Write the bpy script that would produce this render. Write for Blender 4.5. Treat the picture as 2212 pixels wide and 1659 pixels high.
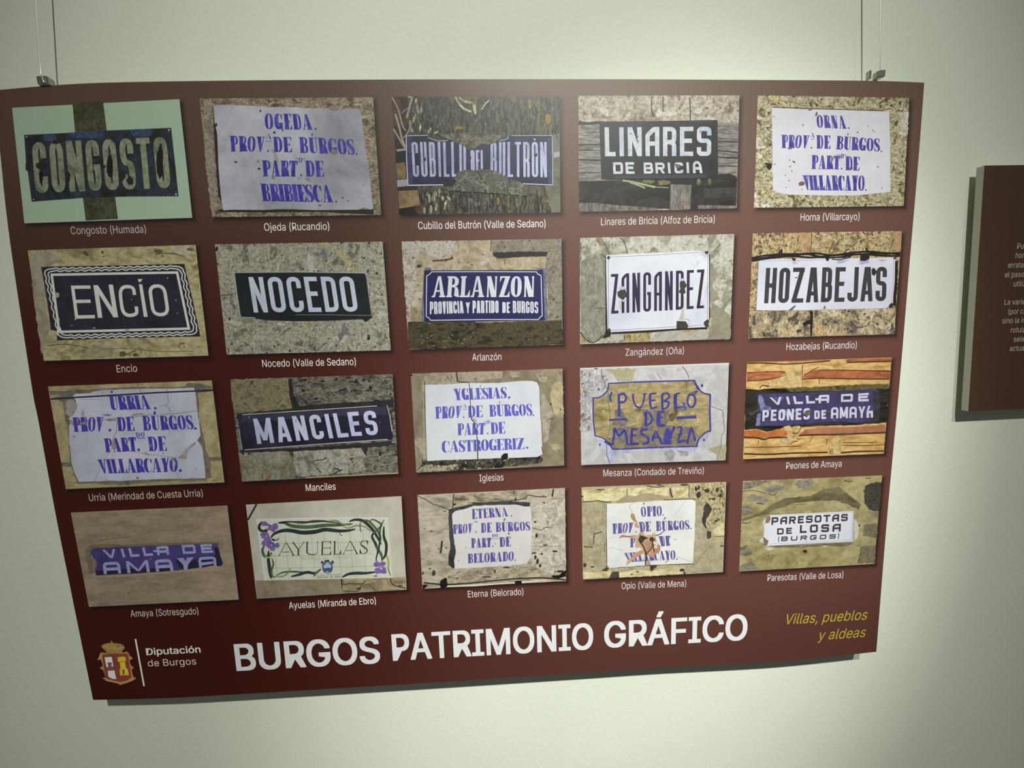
import bpy, math, random
import numpy as np
from mathutils import Vector, Matrix
from mathutils.geometry import delaunay_2d_cdt, tessellate_polygon
from math import sin, cos, pi
S = bpy.context.scene
COL = S.collection
for o in list(bpy.data.objects):
    bpy.data.objects.remove(o)

# ---------------------------------------------------------------- camera
# panel frame used below: X right, Y down, Z into the wall (metres); world = (X, Z, HT - Y)
HT = 1.95
F = 954.406
R = ((0.9985448, 0.03007868, -0.04476098), (-0.03546478, 0.99154006, -0.12486219), (0.04062662, 0.12626793, 0.99116391))
CC = (0.75090367, 0.37340159, -0.77553355)
def wd(p): return Vector((p[0], p[2], HT - p[1]))
def wv(v): return Vector((v[0], v[2], -v[1]))
cam = bpy.data.objects.new('camera', bpy.data.cameras.new('camera')); COL.objects.link(cam)
cam.data.sensor_width = 36; cam.data.lens = 36 * F / 2212; cam.data.clip_start = 0.01
ax, ay, az = wv(R[0]), wv([-v for v in R[1]]), wv([-v for v in R[2]])
m = Matrix((ax, ay, az)).transposed().to_4x4(); m.translation = wd(CC)
cam.matrix_world = m
S.camera = cam

# ---------------------------------------------------------------- light and exposure
S.view_settings.view_transform = 'Standard'; S.view_settings.look = 'None'
S.view_settings.gamma = 1; S.view_settings.use_curve_mapping = False
S.view_settings.exposure = 0
w = bpy.data.worlds.new('room_light'); S.world = w; w.use_nodes = True
w.node_tree.nodes['Background'].inputs[0].default_value = (0.97, 1.0, 0.92, 1)
w.node_tree.nodes['Background'].inputs[1].default_value = 0.088
KW = 58.5
def spot(name, p, target, watts, size, blend, rad, col):
    l = bpy.data.lights.new(name, 'SPOT'); l.energy = watts; l.spot_size = math.radians(size); l.spot_blend = blend
    l.shadow_soft_size = rad; l.color = col
    o = bpy.data.objects.new(name, l); COL.objects.link(o)
    o.location = wd(p); o.rotation_euler = (wd(target) - wd(p)).to_track_quat('-Z', 'Y').to_euler()
    return o
spot('ceiling_spotlight', (1.1, -2.4, -2.875), (0.805, 0.688, 0), 9.2 * KW, 41.3, 1.0, 0.045, (0.975, 1.0, 0.90))
spot('ceiling_spotlight', (2.0, -2.4, -2.875), (1.036, 0.721, 0), 14.1 * KW, 20.1, 1.0, 0.045, (0.975, 1.0, 0.90))

# ---------------------------------------------------------------- helpers
def lin(c):
    c = c / 255.0
    return c / 12.92 if c <= 0.04045 else ((c + 0.055) / 1.055) ** 2.4
def rgb(c): return tuple(lin(v) for v in c)
CAL = (0.7, 0.01)      # light on the print and sheen over it where the colour was read
GAIN = 1.0             # how much lighter this photograph is than the colours noted for it
def ink(c):
    g = CAL[1]; L = sum(c) / 3
    if c[2] > 1.2 * c[0]: c = [v * .86 + L * .14 for v in c]          # the blues
    elif L < 186:
        k = 1 + (GAIN - 1) * min(1, max(0, (L - 45) / 80)); c = [min(232, (v * .88 + L * .12) * k) for v in c]
    if L < 70: c = [(v * .72 + L * .28) + 4 for v in c]
    return tuple(min(0.92, max(0.002, (lin(v) - g * q) / (CAL[0] * k))) for v, q, k in zip(c, (.98, 1, .90), (.975, 1.0, .90))) + (1,)
def un(x, y, z=0.0):
    """point of the panel's front plane (or one parallel to it) seen at a pixel of the 2212 x 1659 photograph"""
    a, b = (x - 1106) / F, (y - 829.5) / F
    d = [R[0][i] * a + R[1][i] * b + R[2][i] for i in range(3)]
    k = (z - CC[2]) / d[2]
    return (CC[0] + k * d[0], CC[1] + k * d[1], z)
PL = (0.742, 1.038, 0.012)    # foot of the panel: its own origin
def mesh(name, verts, faces, mat, parent=None, org=(0, 0, 0), smooth=False):
    me = bpy.data.meshes.new(name)
    me.from_pydata([wv([v[i] - org[i] for i in range(3)]) for v in verts], [], faces)
    me.materials.append(mat)
    if smooth:
        for p in me.polygons: p.use_smooth = True
    o = bpy.data.objects.new(name, me); COL.objects.link(o)
    if parent: o.parent = parent
    else: o.location = (0, 0, HT)
    return o
def empty(name, p, label, cat, group=None):
    o = bpy.data.objects.new(name, None); COL.objects.link(o); o.location = wd(p); o.empty_display_size = 0.05
    o['label'] = label; o['category'] = cat
    if group: o['group'] = group
    return o

# ---------------------------------------------------------------- materials
def newmat(name, rough=0.42, spec=0.5, coat=0.0, cr=0.4):
    m = bpy.data.materials.new(name); m.use_nodes = True
    n = m.node_tree.nodes; b = n['Principled BSDF']
    b.inputs['Roughness'].default_value = rough; b.inputs['Specular IOR Level'].default_value = spec
    b.inputs['Coat Weight'].default_value = coat; b.inputs['Coat Roughness'].default_value = cr
    return m, m.node_tree, b
SHEEN = (0.42, 0.5, 0.0, 0.4)
CACHE = {}
RNG = random.Random(7)
def flat(c, var=0.10, sc=60):
    """printed colour with a little mottle"""
    key = (tuple(c), CAL, GAIN, var, sc)
    if key in CACHE: return CACHE[key]
    m, t, b = newmat('print_ink', *SHEEN)
    a = ink(c)
    if var:
        tc = t.nodes.new('ShaderNodeTexCoord'); nz = t.nodes.new('ShaderNodeTexNoise'); nz.inputs['Scale'].default_value = sc
        nz.inputs['Detail'].default_value = 5; nz.inputs['Roughness'].default_value = 0.6
        cr = t.nodes.new('ShaderNodeValToRGB')
        cr.color_ramp.elements[0].position = 0.3; cr.color_ramp.elements[1].position = 0.7
        cr.color_ramp.elements[0].color = tuple(v * (1 - var) for v in a[:3]) + (1,)
        cr.color_ramp.elements[1].color = tuple(min(0.95, v * (1 + var)) for v in a[:3]) + (1,)
        t.links.new(tc.outputs['Object'], nz.inputs['Vector']); t.links.new(nz.outputs['Fac'], cr.inputs[0])
        t.links.new(cr.outputs[0], b.inputs['Base Color'])
    else: b.inputs['Base Color'].default_value = a
    CACHE[key] = m
    return m
def rock(cols, sc=30, fine=0.35, dist=0.4, st=(1, 1), ang=0, speck=None, patch=None, rough=0.62, veins=None, cell=None):
    """printed photograph of stone, plaster, bark or wood: layered noise"""
    m, t, b = newmat('photo_texture', *SHEEN)
    N = t.nodes.new; LK = t.links.new
    tc = N('ShaderNodeTexCoord'); mp = N('ShaderNodeMapping')
    mp.inputs['Rotation'].default_value = (0, math.radians(ang), 0)
    mp.inputs['Scale'].default_value = (st[0], 1, st[1])
    mp.inputs['Location'].default_value = (RNG.uniform(0, 9), 0, RNG.uniform(0, 9))
    LK(tc.outputs['Object'], mp.inputs['Vector'])
    def noise(s, d=7, r=rough, ds=dist):
        n = N('ShaderNodeTexNoise'); n.inputs['Scale'].default_value = s; n.inputs['Detail'].default_value = d
        n.inputs['Roughness'].default_value = r; n.inputs['Distortion'].default_value = ds
        LK(mp.outputs[0], n.inputs['Vector']); return n.outputs['Fac']
    def ramp(src, pairs):
        r = N('ShaderNodeValToRGB'); e = r.color_ramp.elements
        while len(e) < len(pairs): e.new(0.5)
        for k, (p, c) in enumerate(pairs): e[k].position = p; e[k].color = c
        LK(src, r.inputs[0]); return r.outputs[0]
    def mix(fac, a, c, mode='MIX'):
        x = N('ShaderNodeMix'); x.data_type = 'RGBA'; x.blend_type = mode
        if isinstance(fac, float): x.inputs[0].default_value = fac
        else: LK(fac, x.inputs[0])
        LK(a, x.inputs[6])
        if isinstance(c, tuple): x.inputs[7].default_value = c
        else: LK(c, x.inputs[7])
        return x.outputs[2]
    n = len(cols)
    fine = min(.8, fine * 1.35)
    out = ramp(noise(sc), [(0.37 + 0.27 * i / max(1, n - 1), ink(c)) for i, c in enumerate(cols)])
    if patch:
        for (c, s, th) in patch:
            k = ramp(noise(s, 5, 0.55, 0.8), [(th, (0, 0, 0, 1)), (min(1, th + 0.05), (1, 1, 1, 1))])
            out = mix(k, out, ink(c))
    if cell:
        v = N('ShaderNodeTexVoronoi'); v.feature = 'DISTANCE_TO_EDGE'; v.inputs['Scale'].default_value = cell[0]
        LK(mp.outputs[0], v.inputs['Vector'])
        k = ramp(v.outputs['Distance'], [(0.0, (1, 1, 1, 1)), (cell[2], (0, 0, 0, 1))])
        out = mix(k, out, ink(cell[1]))
    g = ramp(noise(sc * 5, 4, 0.7, 0.2), [(0.34, (1 - fine,) * 3 + (1,)), (0.5, (1, 1, 1, 1)), (0.68, (1 + fine * 0.8,) * 3 + (1,))])
    out = mix(1.0, out, g, 'MULTIPLY')
    if speck:
        c, s, th = speck
        k = ramp(noise(s, 3, 0.6, 0.1), [(th - .02, (0, 0, 0, 1)), (min(1, th + 0.02), (1, 1, 1, 1))])
        out = mix(k, out, ink(c))
    if veins:
        c, s, wd_ = veins
        k = ramp(noise(s, 6, 0.6, 1.2), [(0.5 - wd_, (0, 0, 0, 1)), (0.5, (1, 1, 1, 1)), (0.5 + wd_, (0, 0, 0, 1))])
        out = mix(k, out, ink(c))
    LK(out, b.inputs['Base Color'])
    return m

# ---------------------------------------------------------------- drawing on the panel's plane
OX, OY, SC = 0.0, 0.0, 1.0
CUR = None                      # the printed photograph that pieces go on
STEP = 0.0001
def Z(ox, oy, s):
    global OX, OY, SC
    OX, OY, SC = ox, oy, s
def px(x, y): return (OX + x / SC, OY + y / SC)
def at(x, y, layer): return un(*px(x, y), -layer * STEP)
FINE = set('chip white_fleck rust_spot screw hole crack joint stone_fissure bark_fissure bark_ridge sunlit_bark tile_joint timber_gap flower_eye soil_stain lichen moss plate_edge plate_rim shade_line crevice twig dark_opening cast_shade plaster_groove grass_blade small_lettering'.split())
WHOLE = set('lettering wavy_border painted_frame white_frame faint_lettering sunlit_lip grout_edge crown_arch painted_flower'.split())
def groups(polys):
    """polygons that share corners belong to one piece"""
    own = list(range(len(polys))); seen = {}
    def root(i):
        while own[i] != i: i = own[i]
        return i
    for i, p in enumerate(polys):
        for x, y in p:
            k = (round(x, 3), round(y, 3))
            if k in seen: own[root(i)] = root(seen[k])
            else: seen[k] = i
    out = {}
    for i, p in enumerate(polys): out.setdefault(root(i), []).append(p)
    return list(out.values())
def union(P2, faces):
    """one flat triangulation of overlapping outlines given in metres"""
    V = [Vector((a * 1000, b * 1000)) for a, b in P2]; tri = []
    for fc in faces:
        if len(fc) == 4: parts = [(fc[0], fc[1], fc[2]), (fc[0], fc[2], fc[3])]
        elif len(fc) == 3: parts = [tuple(fc)]
        else: parts = [tuple(fc[k] for k in t) for t in tessellate_polygon([[V[i].to_3d() for i in fc]])]
        for a, b, c in parts:
            ar = (V[b] - V[a]).cross(V[c] - V[a])
            if abs(ar) > 1e-5: tri.append((a, b, c) if ar > 0 else (a, c, b))
    ed = sorted({tuple(sorted(p)) for t in tri for p in ((t[0], t[1]), (t[1], t[2]), (t[2], t[0]))})
    v, e, f = delaunay_2d_cdt(V, ed, [], 0, 1e-5, False)[:3]
    # keep the triangles whose middle lies in one of the outlines
    if not tri or not f: return P2, faces
    W = np.array([(p.x, p.y) for p in v]); T = W[np.array(f)]; c = T.mean(axis=1)
    Q = np.array([[(V[i].x, V[i].y) for i in t] for t in tri]); inside = np.zeros(len(f), bool)
    lo, hi = Q.min(axis=1), Q.max(axis=1)
    for k in range(len(tri)):
        m_ = np.nonzero((c[:, 0] >= lo[k, 0]) & (c[:, 0] <= hi[k, 0]) & (c[:, 1] >= lo[k, 1]) & (c[:, 1] <= hi[k, 1]) & ~inside)[0]
        if len(m_):
            p = c[m_]; ok = np.ones(len(m_), bool)
            for a_, b_ in ((0, 1), (1, 2), (2, 0)):
                d = Q[k, b_] - Q[k, a_]; ok &= d[0] * (p[:, 1] - Q[k, a_, 1]) - d[1] * (p[:, 0] - Q[k, a_, 0]) >= -1e-9
            inside[m_[ok]] = True
    keep = [t for t, o in zip(f, inside) if o]
    used = sorted({i for t in keep for i in t}); idx = {i: k for k, i in enumerate(used)}
    return [(v[i].x / 1000, v[i].y / 1000) for i in used], [[idx[i] for i in t] for t in keep]
def put(name, polys, mat, layer, parent=None, org=PL):
    if name not in FINE and name not in WHOLE and len(polys) > 1:
        g = groups(polys)
        if len(g) > 1:
            for i, p in enumerate(g): o = put(name, p, mat, layer + .04 * (i % 7), parent, org)
            return o
    v, f = [], []
    for i, p in enumerate(polys):
        k = len(v); v += [at(x, y, layer) for x, y in p]; f.append(list(range(k, k + len(p))))
    if len(polys) > 1:
        q2, f = union([(a, b) for a, b, _ in v], f); v = [(a, b, -layer * STEP) for a, b in q2]
    o = mesh(name, v, f, mat, parent or CUR, org)
    if name in FINE and len(polys) > 1: o['kind'] = 'stuff'
    # all faces look out into the room
    me = o.data
    bad = [p.index for p in me.polygons if p.normal.y > 0]
    if bad:
        import bmesh
        b = bmesh.new(); b.from_mesh(me); b.faces.ensure_lookup_table()
        bmesh.ops.reverse_faces(b, faces=[b.faces[i] for i in bad]); b.to_mesh(me); b.free()
    return o
def jag(pts, amp, step=28, seed=1):
    r = random.Random(seed); out = []
    for i, (x0, y0) in enumerate(pts):
        x1, y1 = pts[(i + 1) % len(pts)]
        L = math.hypot(x1 - x0, y1 - y0); n = max(1, int(L / step))
        for k in range(n):
            t = k / n; a = amp if k else 0
            out.append((x0 + (x1 - x0) * t + r.uniform(-a, a), y0 + (y1 - y0) * t + r.uniform(-a, a)))
    return out
def blob(x, y, rx, ry=None, seed=0, n=14, ang=0):
    r = random.Random(seed + int(x * 7 + y)); ry = ry or rx; out = []
    for k in range(n):
        a = 2 * pi * k / n; q = r.uniform(0.78, 1.15)
        u, v = rx * q * cos(a), ry * q * sin(a); c, s = cos(ang), sin(ang)
        out.append((x + u * c - v * s, y + u * s + v * c))
    return out
def offs(pts, half, closed=False):
    """left and right offset of a path with mitred joints; half may be one number or one per vertex"""
    n = len(pts); A, B = [], []
    for i in range(n):
        h = half[i] if isinstance(half, (list, tuple)) else half
        p = pts[i]; a = pts[(i - 1) % n] if (closed or i > 0) else None; c = pts[(i + 1) % n] if (closed or i < n - 1) else None
        def nrm(u, v):
            L = math.hypot(v[0] - u[0], v[1] - u[1]) or 1e-9
            return (-(v[1] - u[1]) / L, (v[0] - u[0]) / L)
        n1 = nrm(a, p) if a else nrm(p, c); n2 = nrm(p, c) if c else n1
        mx, my = n1[0] + n2[0], n1[1] + n2[1]; L = math.hypot(mx, my) or 1e-9
        mx, my = mx / L, my / L; q = h / max(0.45, mx * n1[0] + my * n1[1])
        A.append((p[0] + mx * q, p[1] + my * q)); B.append((p[0] - mx * q, p[1] - my * q))
    return A, B
def stroke(pts, half, closed=False):
    A, B = offs(pts, half, closed); n = len(pts); out = []
    for i in range(n if closed else n - 1):
        j = (i + 1) % n
        out.append([A[i], A[j], B[j], B[i]])
    return out
def fillet(pts, rad, closed=False, n=5):
    out = []; N = len(pts)
    for i, p in enumerate(pts):
        r = rad[i] if isinstance(rad, (list, tuple)) else rad
        if r <= 0 or (not closed and i in (0, N - 1)): out.append(p); continue
        a, c = pts[(i - 1) % N], pts[(i + 1) % N]
        def toward(q):
            L = math.hypot(q[0] - p[0], q[1] - p[1]) or 1e-9; k = min(r, L * 0.499) / L
            return (p[0] + (q[0] - p[0]) * k, p[1] + (q[1] - p[1]) * k)
        u, v = toward(a), toward(c)
        for k in range(n + 1):
            t = k / n
            out.append(tuple((1 - t) ** 2 * u[d] + 2 * t * (1 - t) * p[d] + t * t * v[d] for d in (0, 1)))
    return out
def curve(pts, n=6, closed=False):
    """smooth curve through points"""
    out = []; N = len(pts)
    g = (lambda i: pts[i % N]) if closed else (lambda i: pts[max(0, min(N - 1, i))])
    for i in range(N if closed else N - 1):
        p0, p1, p2, p3 = g(i - 1), g(i), g(i + 1), g(i + 2)
        for k in range(n):
            t = k / n
            out.append(tuple(0.5 * (2 * p1[d] + (p2[d] - p0[d]) * t + (2 * p0[d] - 5 * p1[d] + 4 * p2[d] - p3[d]) * t * t
                                    + (3 * p1[d] - p0[d] - 3 * p2[d] + p3[d]) * t ** 3) for d in (0, 1)))
    if not closed: out.append(tuple(pts[-1]))
    return out

# ---------------------------------------------------------------- lettering, drawn letter by letter
def block(c, w, t, r, o):
    """monoline capitals in a box w wide and 1 high"""
    l, Rr, B, T, M = t / 2, w - t / 2, t / 2, 1 - t / 2, 0.5
    s = []
    def P(pts, rad=0, closed=False): s.extend(stroke(fillet(pts, rad, closed), t / 2, closed))
    def D(x0, y0, x1, y1, k=1.0): s.append([(x0 - t * k / 2, y0), (x0 + t * k / 2, y0), (x1 + t * k / 2, y1), (x1 - t * k / 2, y1)])
    if c == 'A':
        if o.get('flatA'):
            q = min(w * .45, .22)
            P([(l, 0), (l, T - q), (l + q, T), (Rr, T), (Rr, 0)], [0, .05, .05, 0, 0]); P([(l, M - .07), (Rr, M - .07)])
        elif o.get('roundA'):
            P([(l, 0), (l, T), (Rr, T), (Rr, 0)], r * 1.3); P([(l, .40), (Rr, .40)])
        else:
            D(l, 0, w / 2 - t * .2, 1); D(Rr, 0, w / 2 + t * .2, 1)
            s.append([(w * .22, .20), (w * .78, .20), (w * .74, .20 + t * .9), (w * .26, .20 + t * .9)])
    elif c == 'B':
        P([(l, B), (l, T), (Rr - t * .15, T), (Rr - t * .15, M), (l, M)], [0, 0, r, r, 0]); P([(l, M), (Rr, M), (Rr, B), (l, B), (l, T)], [0, r, r, 0, 0])
    elif c == 'C': P([(Rr, .68), (Rr, T), (l, T), (l, B), (Rr, B), (Rr, .32)], r)
    elif c == 'D': P([(l, B), (l, T), (Rr, T), (Rr, B)], [0, 0, r, r], True)
    elif c == 'E':
        P([(w, T), (l, T), (l, B), (w, B)]); P([(l, M + .02), (w * .9, M + .02)])
    elif c == 'F':
        P([(w, T), (l, T), (l, 0)]); P([(l, M), (w * .9, M)])
    elif c == 'G': P([(Rr, .68), (Rr, T), (l, T), (l, B), (Rr, B), (Rr, .46), (w * .5, .46)], [0, r, r, r, r, 0, 0])
    elif c == 'H': P([(l, 0), (l, 1)]); P([(Rr, 0), (Rr, 1)]); P([(l, M), (Rr, M)])
    elif c in 'I|': P([(w / 2, 0), (w / 2, 1)])
    elif c == 'J': P([(Rr, 1), (Rr, B), (l, B), (l, .26)], r)
    elif c == 'L': P([(l, 1), (l, B), (w, B)])
    elif c == 'M':
        P([(l, 0), (l, 1)]); P([(Rr, 0), (Rr, 1)]); D(w / 2, .12, l, 1); D(w / 2, .12, Rr, 1)
    elif c == 'N':
        P([(l, 0), (l, 1)]); P([(Rr, 0), (Rr, 1)]); D(Rr, 0, l, 1, 1.05)
    elif c in 'O0': P([(l, B), (l, T), (Rr, T), (Rr, B)], r, True)
    elif c == 'P': P([(l, 0), (l, T), (Rr, T), (Rr, .42), (l, .42)], [0, 0, r, r, 0])
    elif c == 'R':
        P([(l, 0), (l, T), (Rr, T), (Rr, M - .02), (l, M - .02)], [0, 0, r * 1.3, r * 1.3, 0])
        if w > .62: D(Rr - t * .1, 0, w * .52, M - .02, 1.15)
        else: P([(w * .5, M - .03), (Rr, M - .06), (Rr, 0)], max(r * 1.5, .1))
    elif c == 'S': P([(Rr, .70), (Rr, T), (l, T), (l, M + .02), (Rr, M + .02), (Rr, B), (l, B), (l, .30)], r)
    elif c == 'T': P([(0, T), (w, T)]); P([(w / 2, 0), (w / 2, T)])
    elif c == 'U': P([(l, 1), (l, B), (Rr, B), (Rr, 1)], r)
    elif c == 'V': D(w / 2, 0, l, 1); D(w / 2, 0, Rr, 1)
    elif c == 'Y': D(w / 2, .42, l, 1); D(w / 2, .42, Rr, 1); P([(w / 2, 0), (w / 2, .46)])
    elif c == 'Z': P([(0, T), (w, T)]); P([(0, B), (w, B)]); D(l * 1.1, t * .5, w - l * 1.1, 1 - t * .5, 1.1)
    elif c == 'Í': P([(w / 2, 0), (w / 2, 1)]); s.append([(w / 2 - t * .6, 1.16), (w / 2 + t * .9, 1.16), (w / 2 + t * .2, 1.07), (w / 2 - t * .5, 1.07)])
    elif c == '(': P([(w * .6, 0), (w * .4, .2), (w * .4, .8), (w * .6, 1)], .1)
    elif c == ')': P([(w * .4, 0), (w * .6, .2), (w * .6, .8), (w * .4, 1)], .1)
    elif c == '.': s.append([(w / 2 + .07 * cos(a), .07 + .07 * sin(a)) for a in [k * pi / 4 for k in range(8)]])
    elif c == '-': P([(0, M), (w, M)])
    return s
BW = dict(I=.45, J=.85, L=.85, M=1.35, W=1.4, E=.88, F=.85, Í=.45, T=.95)
BW.update({' ': .75, '.': .3, '(': .4, ')': .4, '|': .3, 'N': 1.05, 'A': 1.05})
def didone(c, w, t, h, o):
    """fat face capitals: heavy stems t, hairlines h, bracketless serifs"""
    s = []; q = t * .45
    def box(x0, y0, x1, y1): s.append([(x0, y0), (x1, y0), (x1, y1), (x0, y1)])
    def stem(x, a=0, b=1, sl=.05, sr=.05, top=True, bot=True):
        box(x, a, x + t, b)
        if top: box(x - sl, b - h, x + t + sr, b)
        if bot: box(x - sl, a, x + t + sr, a + h)
    def hair(x, a=0, b=1, sl=.05, sr=.05, top=True, bot=True):
        box(x - h / 2, a, x + h / 2, b)
        if top: box(x - sl, b - h, x + sr, b)
        if bot: box(x - sl, a, x + sr, a + h)
    def tri(x, y, up, sz=.26): s.append([(x, y), (x, y + (sz if up else -sz)), (x - sz * .42, y)] if not up else [(x, y), (x, y + sz), (x - sz * .42, y)])
    def ring(cx, cy, rx, ry, irx, iry, icx, a0=0, a1=360, n=24):
        A, B = [], []
        for k in range(n + 1):
            a = math.radians(a0 + (a1 - a0) * k / n); e = .82
            f = lambda v: math.copysign(abs(v) ** e, v)
            A.append((cx + rx * f(cos(a)), cy + ry * f(sin(a)))); B.append((icx + irx * f(cos(a)), cy + iry * f(sin(a))))
        for k in range(n): s.append([A[k], A[k + 1], B[k + 1], B[k]])
    def bowl(x0, x1, y0, y1):      # right half bowl, heavy at the right
        cy, ry = (y0 + y1) / 2, (y1 - y0) / 2; x0 = m + t; k = min(t, (x1 - x0) * .60)
        ring(x0, cy, x1 - x0, ry, max(.01, x1 - x0 - k), ry - h * 1.3, x0, -90, 90, 14)
    m = .05
    if c in 'AÁ':
        s.append([(w - m - t, h), (w - m, h), (w * .5 + t * .25, 1), (w * .5 - t * .30, 1)])
        s.append([(m + .01, 0), (m + .01 + h * 1.2, 0), (w * .5 - t * .05, 1), (w * .5 - t * .05 - h * 1.2, 1)])
        box(w * .24, .26, w * .70, .26 + h); box(0, 0, m * 2 + .05, h); box(w - t - m * 2, 0, w, h)
    elif c == 'B': stem(m); bowl(m + t * .9, w - .03, .51, 1); bowl(m + t * .9, w, 0, .53)
    elif c == 'C':
        ring(w / 2, .5, w / 2, .5, w / 2 - t * .55, .5 - h, w / 2 + t * .42, 48, 318, 22)
        s.append([(w, .96), (w, .62), (w - .03, .62), (w - .12, .93)]); s.append([(w, .20), (w - .02, .20), (w - .12, .06), (w - .08, .03)])
    elif c == 'D': stem(m); bowl(m + t * .8, w, 0, 1)
    elif c == 'E':
        stem(m); box(m + t, 1 - h, w, 1); box(m + t, 0, w, h); box(m + t, .5 - h / 2, w - q, .5 + h / 2)
        s.append([(w, 1), (w, .70), (w - .10, 1 - h)]); s.append([(w, 0), (w, .32), (w - .12, h)]); s.append([(w - q, .36), (w - q, .64), (w - q - .08, .5)])
    elif c == 'G':
        ring(w / 2, .5, w / 2, .5, w / 2 - t * .55, .5 - h, w / 2 + t * .42, 48, 275, 20)
        s.append([(w - .03, .96), (w - .03, .62), (w - .06, .62), (w - .15, .93)])
        box(w - t, .02, w - .02, .42); box(w - t - .07, .42 - h, w + .03, .42)
        s.append([(w * .5, 0), (w - t, .12), (w - t, .02 + h), (w * .5, h)])
    elif c == 'I': stem(w / 2 - t / 2)
    elif c == 'L':
        stem(m); box(m + t, 0, w, h); s.append([(w, 0), (w, .36), (w - .13, h)])
    elif c == 'N':
        hair(m + h); hair(w - m - h, bot=False); s.append([(w - m - h * 1.5 - t * .9, 0), (w - m - h * .4, 0), (m + t * 1.05, 1), (m, 1)])
    elif c == 'O': ring(w / 2, .5, w / 2, .5, w / 2 - min(t, w * .36), .5 - h, w / 2)
    elif c == 'P': stem(m); bowl(m + t * .9, w, .44, 1)
    elif c == 'R':
        stem(m, sr=.03); bowl(m + t * .9, w - .04, .48, 1)
        s.append([(m + t, .5), (w - .04 - t * .9, .44), (w - .03 - t, .06), (w - .03, .0), (w + .04, .03), (w - .0, .09), (w - .03, .34), (w - .10, .48)])
    elif c == 'S':
        C = curve([(w * .88, .74), (w * .74, .95), (w * .45, .975), (w * .17, .86), (w * .22, .66), (w * .5, .5), (w * .78, .34), (w * .82, .14), (w * .55, .025), (w * .26, .05), (w * .10, .27)], 4)
        n = len(C); H = [h / 2 + (t * .52 - h / 2) * max(0, 1 - abs(k / (n - 1) - .5) / .30) ** .6 for k in range(n)]
        s.extend(stroke(C, H)); s.append([(w * .93, 1), (w * .93, .66), (w * .88, .66), (w * .74, .95)]); s.append([(w * .05, 0), (w * .05, .36), (w * .10, .36), (w * .26, .05)])
    elif c == 'T':
        stem(w / 2 - t / 2, top=False); box(0, 1 - h, w, 1)
        s.append([(0, 1), (0, .72), (.03, .72), (.13, 1 - h)]); s.append([(w, 1), (w, .72), (w - .03, .72), (w - .13, 1 - h)])
    elif c in 'UÚ':
        box(m, .2, m + t, 1); box(m - .05, 1 - h, m + t + .05, 1); box(w - m - h, .2, w - m, 1); box(w - m - h - .06, 1 - h, w, 1)
        A, B = [], []
        for k in range(13):
            a = pi + pi * k / 12; A.append(((m + w - m) / 2 + (w / 2 - m) * cos(a), .22 + .22 * sin(a)))
            B.append(((m + t + w - m - h) / 2 + (w - 2 * m - t - h) / 2 * cos(a), .22 + (.22 - h * 1.6) * sin(a)))
        for k in range(12): s.append([A[k], A[k + 1], B[k + 1], B[k]])
    elif c == 'V':
        s.append([(m, 1), (m + t, 1), (w * .5 + t * .32, 0), (w * .5 - t * .1, 0)]); s.append([(w - m - h * 1.3, 1), (w - m, 1), (w * .5 + t * .25, 0), (w * .5, 0)])
        box(0, 1 - h, m * 2 + t, 1); box(w - m * 2 - .06, 1 - h, w, 1)
    elif c == 'Y':
        stem(w * .5 - t / 2, 0, .44, top=False); s.append([(m, 1), (m + t, 1), (w * .5 + t / 2, .44), (w * .5 - t / 2, .44)])
        s.append([(w - m - h * 1.3, 1), (w - m, 1), (w * .5 + t / 2, .44), (w * .5 + t * .1, .44)]); box(0, 1 - h, m * 2 + t, 1); box(w - m * 2 - .05, 1 - h, w, 1)
    elif c == 'Z':
        box(.02, 1 - h, w, 1); box(0, 0, w, h); s.append([(0, 0), (t * 1.1, 0), (w, 1), (w - t * 1.1, 1)])
        s.append([(.02, 1), (.02, .7), (.12, 1 - h)]); s.append([(w, 0), (w, .3), (w - .12, h)])
    elif c == '.': s.append([(w / 2 + .065 * cos(a), .065 + .065 * sin(a)) for a in [k * pi / 4 for k in range(8)]])
    if c in 'ÚÁ': s.append([(w * .42, 1.24), (w * .62, 1.26), (w * .60, 1.18), (w * .42, 1.05)])
    return s
DW = dict(I=.62, L=.92, S=.82, E=.92, M=1.4, Y=1.05, N=1.1, A=1.15, V=1.05, T=.98, R=1.02)
DW.update({' ': .55, '.': .42, 'Ú': 1.0, 'Á': 1.15})
def text(kind, txt, q, t=.15, h=.035, r=.12, gap=.22, up=True, **o):
    """letters of one line stretched over the quad q = baseline left, baseline right, top left, top right"""
    x0, y0, x1, y1, a0, b0, a1, b1 = q
    H = (math.hypot(a0 - x0, b0 - y0) + math.hypot(a1 - x1, b1 - y1)) / 2
    A = math.hypot(x1 - x0, y1 - y0) / H
    W = DW if kind == 'd' else BW
    if kind == 'd' and t >= .27: t *= .80; h = max(h, .042)
    nat = [o.get('wid', {}).get(c, W.get(c, 1.0)) for c in txt]
    k = A / (sum(nat) + gap * (len(txt) - 1))
    u = 0; out = []
    for c, n in zip(txt, nat):
        w_ = n * k
        if c != ' ':
            g = didone(c, w_, t, h, o) if kind == 'd' else block(c, w_, t, r, o)
            for p in g:
                pp = []
                for (x, y) in p:
                    fx = (u + x) / A
                    bx, by = x0 + (x1 - x0) * fx, y0 + (y1 - y0) * fx
                    tx, ty = a0 + (a1 - a0) * fx, b0 + (b1 - b0) * fx
                    pp.append((bx + (tx - bx) * y, by + (ty - by) * y))
                out.append(pp)
        u += w_ + gap * k
    return out

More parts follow.
